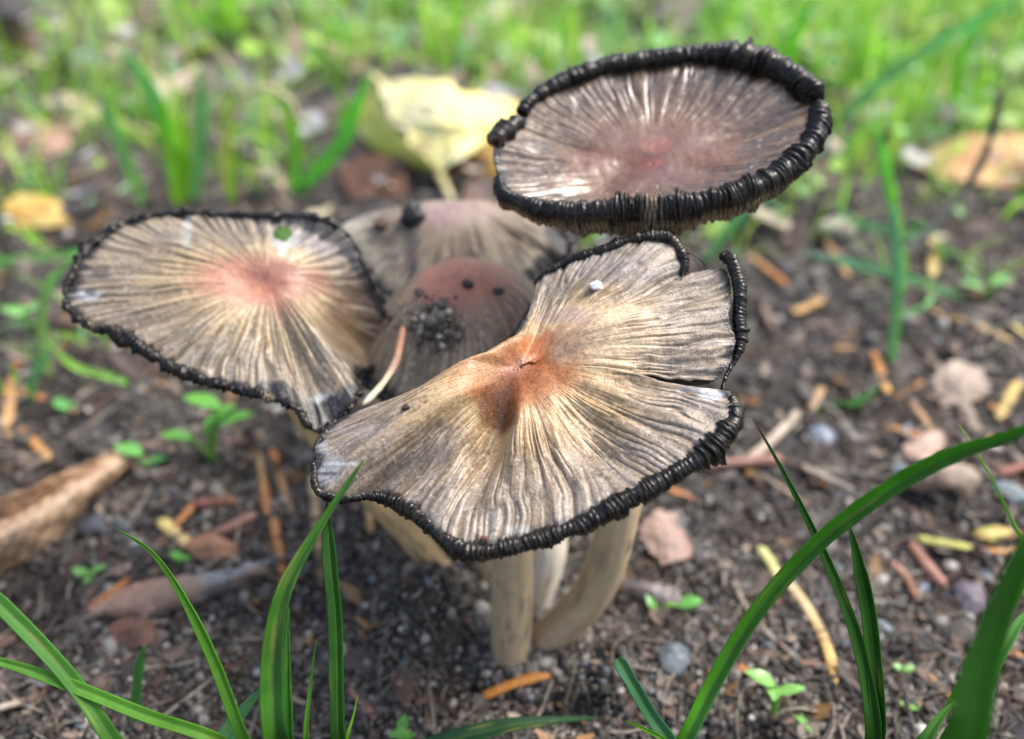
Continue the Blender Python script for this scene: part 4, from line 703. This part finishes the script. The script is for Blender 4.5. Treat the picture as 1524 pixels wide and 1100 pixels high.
blade([(1600, 700, 7.2), (1530, 810, 7.5), (1488, 910, 7.7), (1455, 1010, 7.8), (1430, 1110, 7.9)], .34, (.04, .17, .012), GM, 'thick blurred blade nearest to the camera at the right edge', group=gF, root=rt(1430, 1110, 7.9, -.2, .8), fold=.5)
blade([(1427, 632, 10.2), (1462, 688, 10.0), (1494, 752, 9.9), (1530, 850, 9.8)], .085, GB, GB, 'thread thin bright blade near the right edge', group=gF, root=rt(1530, 850, 9.8, .5, .7), tip=.5)
blade([(1425, 1040, 11.5), (1400, 1066, 11.4), (1370, 1110, 11.3)], .22, (.06, .26, .10), GM, 'short bluish leaf tip at the bottom right', group=gF, root=rt(1370, 1110, 11.3, -.1, .5))
blade([(1580, 880, 12.5), (1524, 918, 12.2), (1496, 960, 12.0), (1470, 1010, 12)], .16, (.1, .3, .04), (.1, .3, .06), 'thin bright leaf curving out behind the thick blurred blade', group=gF, root=rt(1440, 1110, 12, 0, .5))
blade([(1452, 1008, 12.3), (1448, 1060, 12.2), (1446, 1110, 12.1)], .12, GM, GM, 'small upright tip behind the bottom of the blurred blade', group=gF, root=rt(1446, 1110, 12.1, 0, .3))
# middle distance blades, standing in upright planes
def mblade(pts, w, c0, c1, label, lean=0.0, **k):
    b = G(*pts[-1]); Q = []
    for i, (px, py) in enumerate(pts):
        f = 1 - i / (len(pts) - 1); r = ray(px, py); q = CAM + r * ((b[1] + lean * f) / r[1])
        if q[2] < float(gh(q[0], q[1])) + .08: q = G(px, py) + np.array([0, 0, .15])
        Q.append((*q, 'w'))
    Q[-1] = (b[0], b[1], b[2] - .15, 'w'); return blade(Q, w * .72, c0, c1, label, group='blades in the middle distance', N=30, thick=.02, **k)
YG, TL = (.44, .74, .05), (.32, .62, .26)
br = lambda c: tuple(min(.78, v * 1.9 + .04) for v in c)
for a in [
 ([(238, 140), (248, 200), (262, 250), (268, 308)], .9, YG, (.14, .42, .02), 'brightest blurred blade standing behind the left cap'),
 ([(298, 100), (300, 170), (296, 230), (288, 300)], .8, TL, TL, 'bluish blurred blade right of the brightest one'),
 ([(176, 70), (215, 120), (242, 180), (262, 300)], .8, TL, (.10, .32, .08), 'blurred blade leaning left above the left cap'),
 ([(145, 130), (168, 190), (195, 255), (215, 305)], .7, (.16, .33, .08), TL, 'blurred slim blade left of the bright tuft'),
 ([(272, 170), (276, 230), (272, 305)], .6, YG, YG, 'short yellow green blade inside the bright tuft'),
 ([(553, 105), (520, 180), (500, 225), (430, 292)], .8, (.12, .38, .03), (.12, .38, .04), 'blurred blade with brown tip leaning on the yellow leaf'),
 ([(430, 150), (438, 200), (436, 290)], .6, (.12, .36, .04), YG, 'upright blurred blade left of the leaning brown tipped one'),
 ([(340, 130), (338, 200), (345, 298)], .6, YG, (.3, .42, .05), 'blurred blade at the foot of the pale arching straw'),
 ([(-60, 405), (40, 392), (150, 380), (215, 372)], .50, TL, (.16, .46, .08), 'green blade lying level behind the left tip of the left cap'),
 ([(115, 380), (75, 420), (62, 480), (72, 560)], .34, (.30, .40, .14), (.16, .34, .12), 'curved pale blade hugging the left tip of the left cap'),
 ([(150, 498), (110, 510), (60, 520), (25, 512)], .30, (.15, .42, .12), TL, 'small green blade below the left tip of the left cap'),
 ([(75, 515), (50, 560), (45, 600)], .26, (.1, .33, .15), TL, 'drooping bluish blade at left over the orange needles'),
 ([(70, 508), (110, 545), (160, 560), (205, 570)], .26, (.14, .38, .05), (.25, .38, .06), 'low green blade running right under the left cap'),
 ([(1300, 170), (1316, 240), (1332, 330), (1340, 420)], .45, YG, (.14, .4, .1), 'thin upright blade right of the saucer cap'),
 ([(1325, 300), (1336, 380), (1334, 460), (1328, 540)], .42, TL, (.12, .28, .18), 'bluish upright blade in the bare patch at right'),
 ([(1190, 376), (1280, 395), (1370, 420), (1450, 442)], .34, TL, (.12, .3, .2), 'bluish blade lying across the right side'),
 ([(1395, 432), (1370, 465), (1330, 474), (1284, 455)], .26, (.09, .3, .10), TL, 'green curved blade crossing the bluish upright one'),
 ([(1235, 215), (1160, 275), (1100, 325), (1040, 395)], .50, TL, (.10, .3, .15), 'bluish blade rising diagonally from behind the front cap'),
 ([(1310, 575), (1270, 600), (1225, 612), (1190, 614)], .26, (.06, .24, .03), (.08, .26, .05), 'dark green blade lying on soil right of the front cap'),
 ([(1480, 400), (1420, 385), (1380, 345), (1340, 325)], .34, (.1, .32, .1), TL, 'green blade lying low near the small seed leaves at right'),
 ([(1210, 0), (1180, 60), (1160, 120), (1150, 180)], 1.0, YG, (.12, .40, .04), 'broad bright blade above the right rim of the saucer cap'),
 ([(1524, -10), (1400, 60), (1300, 130), (1215, 215)], .9, TL, (.12, .36, .10), 'long blurred blade running diagonally at upper right'),
 ([(1240, 300), (1270, 330), (1330, 345), (1400, 350)], .4, TL, (.1, .3, .15), 'bluish blade lying under the right side of the saucer cap'),
 ([(1500, 0), (1440, 60), (1420, 130), (1400, 190)], .7, YG, (.12, .38, .06), 'tall blurred blade in the far right grass'),
 ([(90, 395), (40, 350), (10, 330), (-40, 300)], .5, (.15, .42, .05), YG, 'bright low blade at the left edge by the yellow leaf'),
 ([(905, 340), (880, 350), (862, 372)], .4, YG, (.18, .5, .04), 'bright green blade seen in the gap under the saucer cap'),
 ([(215, 960), (206, 1000), (196, 1080)], .22, (.06, .2, .03), (.05, .16, .03), 'blurred low olive blade in the lower left soil')]: mblade(a[0], a[1], a[2] if a[2] in (YG, TL) else br(a[2]), a[3] if a[3] in (YG, TL) else br(a[3]), a[4])
# straw arch and dry stalk
def stalk(pts, w, c0, c1, label):
    b = G(*pts[-1]); Q = [CAM + ray(*e) * (b[1] / ray(*e)[1]) for e in pts]; Q[-1] = b; return tag(rod('dry_stalk', Q, w, M_needle, c0, c1, flat=.8, N=30), label, 'stalk', 'dry grass stalks')
stalk([(446, 190), (430, 148), (390, 130), (350, 160), (332, 220), (335, 300)], .30, (.45, .42, .25), (.5, .5, .15), 'pale straw bent into an arch behind the left cap')
stalk([(1490, 130), (1470, 220), (1430, 290), (1380, 345), (1320, 400)], .30, (.12, .09, .07), (.36, .34, .28), 'grey brown dry stalk leaning over the orange leaf')
stalk([(88, 72), (96, 100), (104, 145)], .7, (.015, .015, .018), (.02, .02, .022), 'short black rotten stalk at upper left')
# ------------------------------------------------------------------ seedlings
def seedling(px, py, lv, label, h=1.0, c=(.14, .42, .06), stemc=(.16, .38, .05), name='seedling', cat='seedling'):
    b = G(px, py); rt_ = empty(name, b); tag(rt_, label, cat, 'young seedlings')
    topm = None
    for k, (lx, ly, ln, wd, yaw) in enumerate(lv):
        r = ray(lx, ly); cpt = CAM + r * ((b[1] + .15 * math.sin(yaw)) / r[1]); cpt[2] = max(cpt[2], b[2] + .15)
        d = np.array([math.cos(yaw), math.sin(yaw) * .8, .25]); d /= np.linalg.norm(d); s = unit(np.cross(d, [0, 0, 1.0])); n_ = np.cross(s, d)
        t = np.linspace(0, 1, 12); v = np.linspace(-1, 1, 7); Tg, Vg = np.meshgrid(t, v, indexing='ij'); wv = wd / 2 * np.sin(np.pi * np.clip(Tg, .02, .985) ** .8) ** .7
        V = cpt + d * ((Tg - .5) * ln)[..., None] + s * (Vg * wv)[..., None] + n_ * (.18 * np.abs(Vg) * wv - .25 * (Tg - .4) ** 2 * ln)[..., None]
        cl = mixc(np.broadcast_to(np.array(c), V.shape).copy(), np.array(c) * 1.35, .8 * np.exp(-(Vg / .15) ** 2)); cl = cl * (1 + .1 * math.sin(k * 3))
        mesh('leaf', V.reshape(-1, 3), grid_faces(12, 7), M_weed, rt_, cols=cl.reshape(-1, 3))
        base = cpt - d * ln * .48; rod('leaf_stalk', [b - [0, 0, .1], (b + base) / 2 + [0, 0, .1], base], .09, M_needle, stemc, stemc, parent=rt_, flat=1, N=8, nph=6)
    return rt_
seedling(316, 686, [(300, 596, .95, .5, 2.9), (318, 628, .7, .42, 1.4), (348, 622, 1.0, .40, .3), (262, 648, .75, .38, 3.2), (332, 612, .7, .36, .8)], 'largest seedling with oval leaves under the left cap')
seedling(212, 700, [(190, 668, .75, .42, 2.9), (232, 684, .6, .3, .2)], 'low seedling beside the tip of the curled brown leaf', c=(.15, .44, .10))
seedling(130, 870, [(118, 850, .38, .24, 2.8), (146, 846, .36, .2, .4), (132, 862, .3, .18, 4.6)], 'tiny seedling above the bark chip left end', c=(.2, .45, .12))
seedling(268, 842, [(262, 826, .36, .22, 2.6), (276, 832, .3, .2, .5)], 'tiny seedling beside the short thick yellow needle')
seedling(975, 912, [(968, 890, .5, .2, 1.7), (1026, 896, .55, .32, .1)], 'little seedling at the foot of the grey bark strip', c=(.14, .42, .08))
seedling(1150, 1068, [(1132, 1008, .55, .30, 2.7), (1178, 1026, .5, .22, .1), (1152, 1030, .4, .25, 4.5), (1192, 1070, .6, .16, 5.0)], 'pale green seedling right of the arching blade foot', c=(.20, .46, .10))
seedling(1342, 1006, [(1336, 994, .2, .16, 2.5), (1350, 1004, .22, .16, .4)], 'very small seedling between the pair and the blurred blade', c=(.25, .5, .15))
seedling(1352, 1062, [(1346, 1050, .2, .16, 2.5), (1358, 1060, .22, .16, .4)], 'very small seedling near the bottom right of the blade pair', c=(.25, .5, .15))
seedling(598, 1110, [(600, 1076, .32, .22, 1.5), (594, 1092, .36, .22, 3.5), (606, 1096, .3, .2, .2)], 'rounded leaf seedling at the bottom edge left of centre', c=(.10, .30, .06))
seedling(1468, 448, [(1448, 424, .9, .5, 2.8), (1492, 416, .9, .45, .5)], 'pair of seed leaves near the right edge above the middle', c=(.16, .42, .10))
seedling(432, 372, [(424, 346, 1.6, 1.1, 2.4), (446, 352, 1.3, .9, .3), (415, 358, 1.4, .9, 3.4)], 'green weed leaf seen through the hole in the left cap', c=(.07, .17, .02))
seedling(45, 500, [(20, 462, 1.0, .5, 2.9), (52, 456, .8, .5, .6), (30, 480, .9, .4, 3.6)], 'pale blurry seedling at the left edge below the left cap', c=(.22, .5, .14))
seedling(95, 618, [(90, 600, .6, .35, 2.4), (104, 606, .5, .3, .5)], 'small blurry seedling above the curled brown leaf', c=(.14, .42, .12))
seedling(222, 962, [(214, 955, .28, .14, 2.8), (230, 953, .25, .14, .3)], 'tiny star shaped seedling by the ribbed reddish scrap', c=(.14, .36, .08))
seedling(78, 100, [(66, 82, 1.6, 1.4, 2.0), (74, 72, 1.2, 1.1, .6)], 'bright round weed leaves beside the black rotten stalk', c=(.26, .58, .03))
# ------------------------------------------------------------------ rotten cap far at upper left
rootX = empty('mushroom', G(40, 118)); tag(rootX, 'rotten black mushroom, blurred at the top left corner', 'mushroom', None)
gx = G(40, 118); C0X = np.array([gx[0] - .4, gx[1] + .3, 5.0])
cfX = cap_colour(((.03, .03, .035), (.02, .02, .025)), (.02, .02, .022), (.015, .015, .018), (.01, .01, .01), seed=63, gs=.3)
cX = dome(rootX, C0X, [2.7, 2.4, 2.3, 2.6, 2.6, 2.4, 2.3, 2.5], [1.6, 1.9, 1.5, 1.8, 1.7, 1.6, 1.9, 1.8], cfX, 700, (0, 0, 1), M_capdull, (30, .04, .5, 80, .03, .55), p=1.7)
stem(rootX, [(gx[0], gx[1], -.4), (gx[0], gx[1], 1.6), (gx[0] - .2, gx[1] + .1, 3.2), tuple(C0X - np.array([0, 0, .3]))], [.9, 1.0, .9, .8], c_top=(.10, .07, .04), c_bot=(.16, .10, .06), seed=250)
# ------------------------------------------------------------------ things nobody could count
def scatter_pts(n, g, px=(-500, 2024), py=(30, 1400)):
    X = g.uniform(*px, n); Y = g.uniform(*py, n); r = F[None] + ((X - 762) / FPX)[:, None] * R - ((Y - 550) / FPX)[:, None] * U
    p = CAM + r * (-CAMZ / r[:, 2])[:, None]; p[:, 2] = gh(p[:, 0], p[:, 1]); return p
def rotm(g, n):
    q = unit(g.normal(size=(n, 4))); w_, x, y, z = q.T
    return np.stack([1 - 2 * (y * y + z * z), 2 * (x * y - z * w_), 2 * (x * z + y * w_), 2 * (x * y + z * w_), 1 - 2 * (x * x + z * z), 2 * (y * z - x * w_), 2 * (x * z - y * w_), 2 * (y * z + x * w_), 1 - 2 * (x * x + y * y)], -1).reshape(n, 3, 3)
PAL = np.array([(.065, .056, .05), (.10, .088, .078), (.035, .031, .028), (.16, .145, .13), (.08, .052, .04), (.26, .245, .225), (.08, .088, .10), (.025, .022, .022), (.12, .10, .08)])
ph_ = (1 + 5 ** .5) / 2
ICO = unit(np.array([(-1, ph_, 0), (1, ph_, 0), (-1, -ph_, 0), (1, -ph_, 0), (0, -1, ph_), (0, 1, ph_), (0, -1, -ph_), (0, 1, -ph_), (ph_, 0, -1), (ph_, 0, 1), (-ph_, 0, -1), (-ph_, 0, 1)]))
ICF = np.array([(0, 11, 5), (0, 5, 1), (0, 1, 7), (0, 7, 10), (0, 10, 11), (1, 5, 9), (5, 11, 4), (11, 10, 2), (10, 7, 6), (7, 1, 8), (3, 9, 4), (3, 4, 2), (3, 2, 6), (3, 6, 8), (3, 8, 9), (4, 9, 5), (2, 4, 11), (6, 2, 10), (8, 6, 7), (9, 8, 1)])
g = np.random.default_rng(11); n = 30000; p = np.vstack([scatter_pts(n, g, py=(160, 1500)), scatter_pts(38000, g, px=(100, 1400), py=(740, 1180))]); n = len(p); dist = np.linalg.norm(p - CAM, axis=1)
rad = g.lognormal(-3.15, .55, n) * np.where(np.arange(n) < 30000, 1, .6) * np.clip(dist / 17, .7, 2.2); ok = np.hypot(p[:, 0], p[:, 1] - 9.8) > .4; p, rad = p[ok], rad[ok]; n = len(p)
k_ = 3800; cx_ = np.array([(-.05, 9.75), (.75, 10.0), (-.75, 10.7), (.4, 10.9), (-.35, 11.2)])[g.integers(0, 5, k_)]; an_ = g.uniform(0, 2 * np.pi, k_); rd_ = .38 + np.abs(g.normal(0, .32, k_))
q_ = np.stack([cx_[:, 0] + np.cos(an_) * rd_, cx_[:, 1] + np.sin(an_) * rd_, 0 * an_], 1); q_[:, 2] = gh(q_[:, 0], q_[:, 1]) + g.uniform(0, .28, k_) * np.clip(1.1 - rd_, 0, 1)
p = np.vstack([p, q_]); rad = np.r_[rad, g.lognormal(-2.9, .45, k_)]; n = len(p)
V = ICO[None] * (1 + g.uniform(-.3, .3, (n, 12)))[..., None] * rad[:, None, None] * g.uniform(.6, 1.2, (n, 1, 3)); V = np.einsum('nij,nkj->nki', rotm(g, n), V) + p[:, None] + np.array([0, 0, .08])
fc = (ICF[None] + 12 * np.arange(n)[:, None, None]).reshape(-1, 3); cc = PAL[g.integers(0, len(PAL), n)] * g.uniform(.45, 1.3, (n, 1)) * np.where(g.uniform(0, 1, (n, 1)) < .07, 2.4, 1)
o = mesh('soil_crumbs', V.reshape(-1, 3), fc, M_crumb, cols=np.repeat(cc, 12, 0)); tag(o, 'loose dark soil crumbs covering the ground', 'soil', kind='stuff')
# fibres and rootlets
g = np.random.default_rng(12); n = 5200; p = scatter_pts(n, g, py=(200, 1450)); dist = np.linalg.norm(p - CAM, axis=1); L_ = g.lognormal(-.35, .5, n) * np.clip(dist / 18, .8, 2); yaw = g.uniform(0, 2 * np.pi, n); r_ = g.uniform(.012, .045, n) * np.clip(dist / 18, .8, 2)
t = np.linspace(-.5, .5, 5); dx = np.cos(yaw); dy = np.sin(yaw); bend = g.normal(0, .25, n)
X_ = p[:, 0, None] + L_[:, None] * (t * dx[:, None] - dy[:, None] * (t**2 * 4 - .5) * bend[:, None] * .5); Y_ = p[:, 1, None] + L_[:, None] * (t * dy[:, None] + dx[:, None] * (t**2 * 4 - .5) * bend[:, None] * .5)
Z_ = gh(X_, Y_) + .10 + g.uniform(0, .12, (n, 1)) + g.normal(0, .12, (n, 1)) * t * L_[:, None]
C_ = np.stack([X_, Y_, Z_], -1); off = np.array([[0, 1], [-.87, -.5], [.87, -.5]]); side = np.stack([-dy, dx, 0 * dx], -1)
V = C_[:, :, None] + (side[:, None, None] * off[None, None, :, :1] + np.array([0, 0, 1.0]) * off[None, None, :, 1:]) * r_[:, None, None, None] * np.array([.4, 1, 1, .9, .35])[None, :, None, None]
base = np.array([(i * 3 + a, i * 3 + (a + 1) % 3, (i + 1) * 3 + (a + 1) % 3, (i + 1) * 3 + a) for i in range(4) for a in range(3)])
fc = (base[None] + 15 * np.arange(n)[:, None, None]).reshape(-1, 4)
PF = np.array([(.16, .13, .10), (.11, .075, .06), (.28, .25, .21), (.07, .05, .04), (.15, .075, .055), (.36, .31, .25), (.05, .04, .035), (.13, .11, .10)]); cc = PF[g.integers(0, len(PF), n)] * g.uniform(.6, 1.1, (n, 1))
o = mesh('rootlets', V.reshape(-1, 3), fc, M_dry, cols=np.repeat(cc, 15, 0)); tag(o, 'fine rootlets and fibres strewn over the soil', 'rootlets', kind='stuff')
# flakes
g = np.random.default_rng(13); n = 4600; p = scatter_pts(n, g, py=(60, 1450)); dist = np.linalg.norm(p - CAM, axis=1); sz = g.lognormal(-2.0, .5, n) * np.clip(dist / 18, .8, 3.2)
q = np.array([(-1, -.4), (-.3, -.7), (.5, -.5), (1, 0), (.6, .55), (-.2, .7), (-.8, .4)]); k = len(q)
yaw = g.uniform(0, 2 * np.pi, n); el = g.uniform(.35, .9, (n, 1)); Q = q[None] * (1 + g.uniform(-.3, .3, (n, k, 1))); lx = Q[..., 0] * sz[:, None]; ly = Q[..., 1] * sz[:, None] * el
V = np.stack([lx * np.cos(yaw)[:, None] - ly * np.sin(yaw)[:, None], lx * np.sin(yaw)[:, None] + ly * np.cos(yaw)[:, None], g.normal(0, .25, (n, 1)) * lx + g.normal(0, .3, (n, 1)) * ly + .3 * (lx**2) / sz[:, None]], -1) + p[:, None] + np.array([0, 0, .12])
cen = V.mean(1, keepdims=True) - np.array([0, 0, .04]); V = np.concatenate([V, cen], 1)
fc = np.array([(i, (i + 1) % k, k) for i in range(k)]); fc = (fc[None] + (k + 1) * np.arange(n)[:, None, None]).reshape(-1, 3)
PL = np.array([(.26, .155, .11), (.15, .09, .068), (.36, .27, .21), (.20, .17, .15), (.46, .36, .28), (.09, .06, .05), (.28, .19, .155), (.25, .23, .22), (.45, .25, .10), (.06, .05, .045), (.12, .10, .09)]); cc = PL[g.integers(0, len(PL), n)] * g.uniform(.25, .85, (n, 1))
o = mesh('leaf_flakes', V.reshape(-1, 3), fc, M_leafdry, cols=np.repeat(cc, k + 1, 0)); tag(o, 'small flakes of rotten leaf and bark on the soil', 'leaf litter', kind='stuff')
# grass and weeds behind, denser in patches
BL = [(330, 60, 180, 75, .8), (640, 10, 110, 35, .5), (470, 95, 110, 50, .6), (650, 105, 50, 25, .4), (1000, 40, 270, 90, .8), (1350, 100, 260, 120, 1.2), (1270, 215, 140, 70, 1.0), (860, 110, 110, 40, .45), (30, 370, 90, 70, 1.0), (250, 295, 110, 30, .9),
      (430, 292, 110, 22, .6), (60, 480, 90, 60, .2), (1470, 170, 110, 70, .8), (1170, 340, 110, 40, .4), (1400, 330, 120, 50, .3), (150, 10, 110, 30, .5), (-300, 200, 250, 200, .8), (1800, 150, 250, 180, .9), (250, -60, 1500, 60, .4), (425, 335, 70, 22, .9)]
def dens(p):
    x, y, _ = proj(p); d = np.zeros(len(p))
    for (a, b, rx, ry, s_) in BL: d = np.maximum(d, s_ * np.exp(-(((x - a) / rx) ** 2 + ((y - b) / ry) ** 2) ** 1.4))
    d = d * (1 - .92 * np.exp(-((x - 1450) / 120) ** 2 - ((y - 255) / 60) ** 2))
    return d * np.clip(.45 + 2.0 * fbm(p[:, 0] / 5.5, p[:, 1] / 8, 0, 77, 2), .04, 1.3)
g = np.random.default_rng(14)
def field(n, ymax):
    # even spread over the ground, thinned towards the distance
    y = 14 + (ymax - 14) * g.uniform(0, 1, n) ** .8; x = g.uniform(-1, 1, n) * (12 + y * .85); p = np.stack([x, y, gh(x, y)], -1); p = p[g.uniform(0, 1, n) < dens(p)]; return p
p = field(40000, 170); n = len(p); hgt = g.lognormal(1.0, .35, n) * np.clip(p[:, 1] / 40, .5, 1.25) * np.where(g.uniform(0, 1, n) < .12, 2.0, 1); wdt = g.uniform(.10, .26, n) * np.clip(p[:, 1] / 40, .8, 1.6); yaw = g.uniform(0, 2 * np.pi, n); ln = g.normal(.45, .35, n); fy = g.uniform(0, 2 * np.pi, n)
t = np.linspace(0, 1, 6); ex = (t**1.8)[None] * (ln * hgt)[:, None]; C_ = p[:, None] + np.stack([ex * np.cos(yaw)[:, None], ex * np.sin(yaw)[:, None], hgt[:, None] * (t - .28 * t**3 * np.abs(ln)[:, None])], -1)
sd_ = np.stack([np.cos(fy), np.sin(fy), 0 * fy], -1); wv = wdt[:, None] * np.array([.7, .95, 1, .85, .55, .05])[None] / 2
V = np.stack([C_ - sd_[:, None] * wv[..., None], C_ + sd_[:, None] * wv[..., None]], 2); base = np.array([(2 * i, 2 * i + 1, 2 * i + 3, 2 * i + 2) for i in range(5)])
fc = (base[None] + 12 * np.arange(n)[:, None, None]).reshape(-1, 4)
PG = np.array([(.24, .54, .04), (.34, .64, .05), (.14, .40, .06), (.50, .68, .12), (.28, .55, .26), (.62, .56, .30), (.26, .62, .04)]); cc = PG[g.choice(len(PG), n, p=[.24, .2, .15, .14, .12, .05, .10])] * g.uniform(.7, 1.25, (n, 1))
o = mesh('background_grass', V.reshape(-1, 3), fc, M_grass, cols=np.repeat(cc, 12, 0), uv=np.zeros((n * 12, 3))); tag(o, 'blurred bright green grass growing behind the mushrooms', 'grass', kind='stuff')
p = field(38000, 150); n = len(p); sz = g.lognormal(-.75, .4, n) * np.clip(p[:, 1] / 40, .6, 1.5); yaw = g.uniform(0, 2 * np.pi, n); hz = g.uniform(.2, 1.6, n) * np.clip(p[:, 1] / 40, .5, 1.2)
q = np.array([(-1, 0), (-.5, .5), (.2, .55), (1, 0), (.2, -.55), (-.5, -.5)]); lx = q[None, :, 0] * sz[:, None]; ly = q[None, :, 1] * sz[:, None] * g.uniform(.6, 1.1, (n, 1))
V = np.stack([lx * np.cos(yaw)[:, None] - ly * np.sin(yaw)[:, None], lx * np.sin(yaw)[:, None] + ly * np.cos(yaw)[:, None], g.normal(0, .35, (n, 1)) * lx + g.normal(0, .35, (n, 1)) * ly + hz[:, None]], -1) + p[:, None]
V = np.concatenate([V, V.mean(1, keepdims=True) - np.array([0, 0, .05])], 1); fc = np.array([(i, (i + 1) % 6, 6) for i in range(6)]); fc = (fc[None] + 7 * np.arange(n)[:, None, None]).reshape(-1, 3)
PW = np.array([(.32, .60, .08), (.42, .68, .10), (.26, .54, .18), (.52, .70, .18), (.36, .64, .34)]); cc = PW[g.integers(0, len(PW), n)] * g.uniform(.7, 1.2, (n, 1))
o = mesh('low_weeds', V.reshape(-1, 3), fc, M_weed, cols=np.repeat(cc, 7, 0)); tag(o, 'low leafy weeds between the grass behind the mushrooms', 'weeds', kind='stuff')

# pale and brown scraps lying among the weeds further back
g = np.random.default_rng(15); y = 26 + 130 * g.uniform(0, 1, 3800) ** .8; x = g.uniform(-1, 1, 3800) * (10 + y * .8); p = np.stack([x, y, gh(x, y)], -1); n = len(p); sz = g.lognormal(-.5, .45, n) * np.clip(y / 45, .7, 1.6)
q = np.array([(-1, -.4), (-.3, -.7), (.5, -.5), (1, 0), (.6, .55), (-.2, .7), (-.8, .4)]); k = 7; yaw = g.uniform(0, 2 * np.pi, n); Q = q[None] * (1 + g.uniform(-.3, .3, (n, k, 1))); lx = Q[..., 0] * sz[:, None]; ly = Q[..., 1] * sz[:, None] * g.uniform(.4, .9, (n, 1))
V = np.stack([lx * np.cos(yaw)[:, None] - ly * np.sin(yaw)[:, None], lx * np.sin(yaw)[:, None] + ly * np.cos(yaw)[:, None], g.normal(0, .3, (n, 1)) * lx + g.normal(0, .3, (n, 1)) * ly + .3 * (lx**2) / sz[:, None]], -1) + p[:, None]
V[..., 2] += g.uniform(.1, 1.5, (n, 1)); V = np.concatenate([V, V.mean(1, keepdims=True) - np.array([0, 0, .1])], 1); fc = np.array([(i, (i + 1) % k, k) for i in range(k)]); fc = (fc[None] + 8 * np.arange(n)[:, None, None]).reshape(-1, 3)
PB = np.array([(.42, .28, .20), (.60, .48, .38), (.20, .13, .10), (.55, .52, .55), (.10, .08, .08), (.70, .62, .40), (.30, .20, .16), (.45, .42, .44), (.08, .07, .08)]); cc = PB[g.integers(0, len(PB), n)] * g.uniform(.6, 1.1, (n, 1))
o = mesh('fallen_leaf_scraps', V.reshape(-1, 3), fc, M_leafdry, cols=np.repeat(cc, 8, 0)); tag(o, 'blurred pale and brown leaf scraps between the weeds further back', 'leaf litter', kind='stuff')

# fine sparse blades, thin and bright, between the bare soil and the thick grass
SB = [(330, 215, 190, 90, 1.0), (60, 330, 110, 90, 1.0), (60, 520, 110, 70, .35), (1330, 260, 200, 120, 1.0), (1120, 370, 100, 60, .6), (1400, 420, 120, 50, .35), (600, 60, 260, 60, .6), (150, 150, 160, 80, .55), (480, 280, 60, 30, .6), (1000, 60, 400, 90, .8), (-200, 400, 200, 250, .6), (1750, 350, 200, 200, .6)]
g = np.random.default_rng(21); m = 30000; y = 16 + 80 * g.uniform(0, 1, m) ** .85; x = g.uniform(-1, 1, m) * (10 + y * .8); p = np.stack([x, y, gh(x, y)], -1)
x_, y_, _ = proj(p); d = np.zeros(m)
for (a_, b_, rx, ry, s_) in SB: d = np.maximum(d, s_ * np.exp(-(((x_ - a_) / rx) ** 2 + ((y_ - b_) / ry) ** 2) ** 1.3))
d = d * (1 - .85 * np.exp(-((x_ - 1450) / 120) ** 2 - ((y_ - 255) / 60) ** 2)) * np.clip(.12 + 2.2 * fbm(p[:, 0] / 2.6, p[:, 1] / 3.2, 0, 87, 2), 0, 1) * .8; p = p[g.uniform(0, 1, m) < d]; n = len(p)
hgt = g.lognormal(.85, .45, n) * np.clip(p[:, 1] / 32, .6, 1.4); wdt = g.uniform(.09, .20, n) * np.clip(p[:, 1] / 32, .8, 1.4); yaw = g.uniform(0, 2 * np.pi, n); ln = g.normal(.7, .45, n); fy = g.uniform(0, 2 * np.pi, n)
t = np.linspace(0, 1, 8); ex = (t**1.6)[None] * (ln * hgt)[:, None]; C_ = p[:, None] + np.stack([ex * np.cos(yaw)[:, None], ex * np.sin(yaw)[:, None], hgt[:, None] * (t - .34 * t**3 * np.clip(np.abs(ln), 0, 1.6)[:, None])], -1)
sd_ = np.stack([np.cos(fy), np.sin(fy), 0 * fy], -1); wv = wdt[:, None] * np.array([.6, .85, .95, 1, .9, .7, .4, .05])[None] / 2
V = np.stack([C_ - sd_[:, None] * wv[..., None], C_ + sd_[:, None] * wv[..., None]], 2); base = np.array([(2 * i, 2 * i + 1, 2 * i + 3, 2 * i + 2) for i in range(7)])
fc = (base[None] + 16 * np.arange(n)[:, None, None]).reshape(-1, 4); cc = PG[g.choice(len(PG), n, p=[.24, .24, .12, .16, .12, .04, .08])] * g.uniform(.7, 1.2, (n, 1))
o = mesh('sparse_grass', V.reshape(-1, 3), fc, M_grass, cols=np.repeat(cc, 16, 0), uv=np.zeros((n * 16, 3))); tag(o, 'sparse thin bright grass scattered over the soil behind the caps', 'grass', kind='stuff')
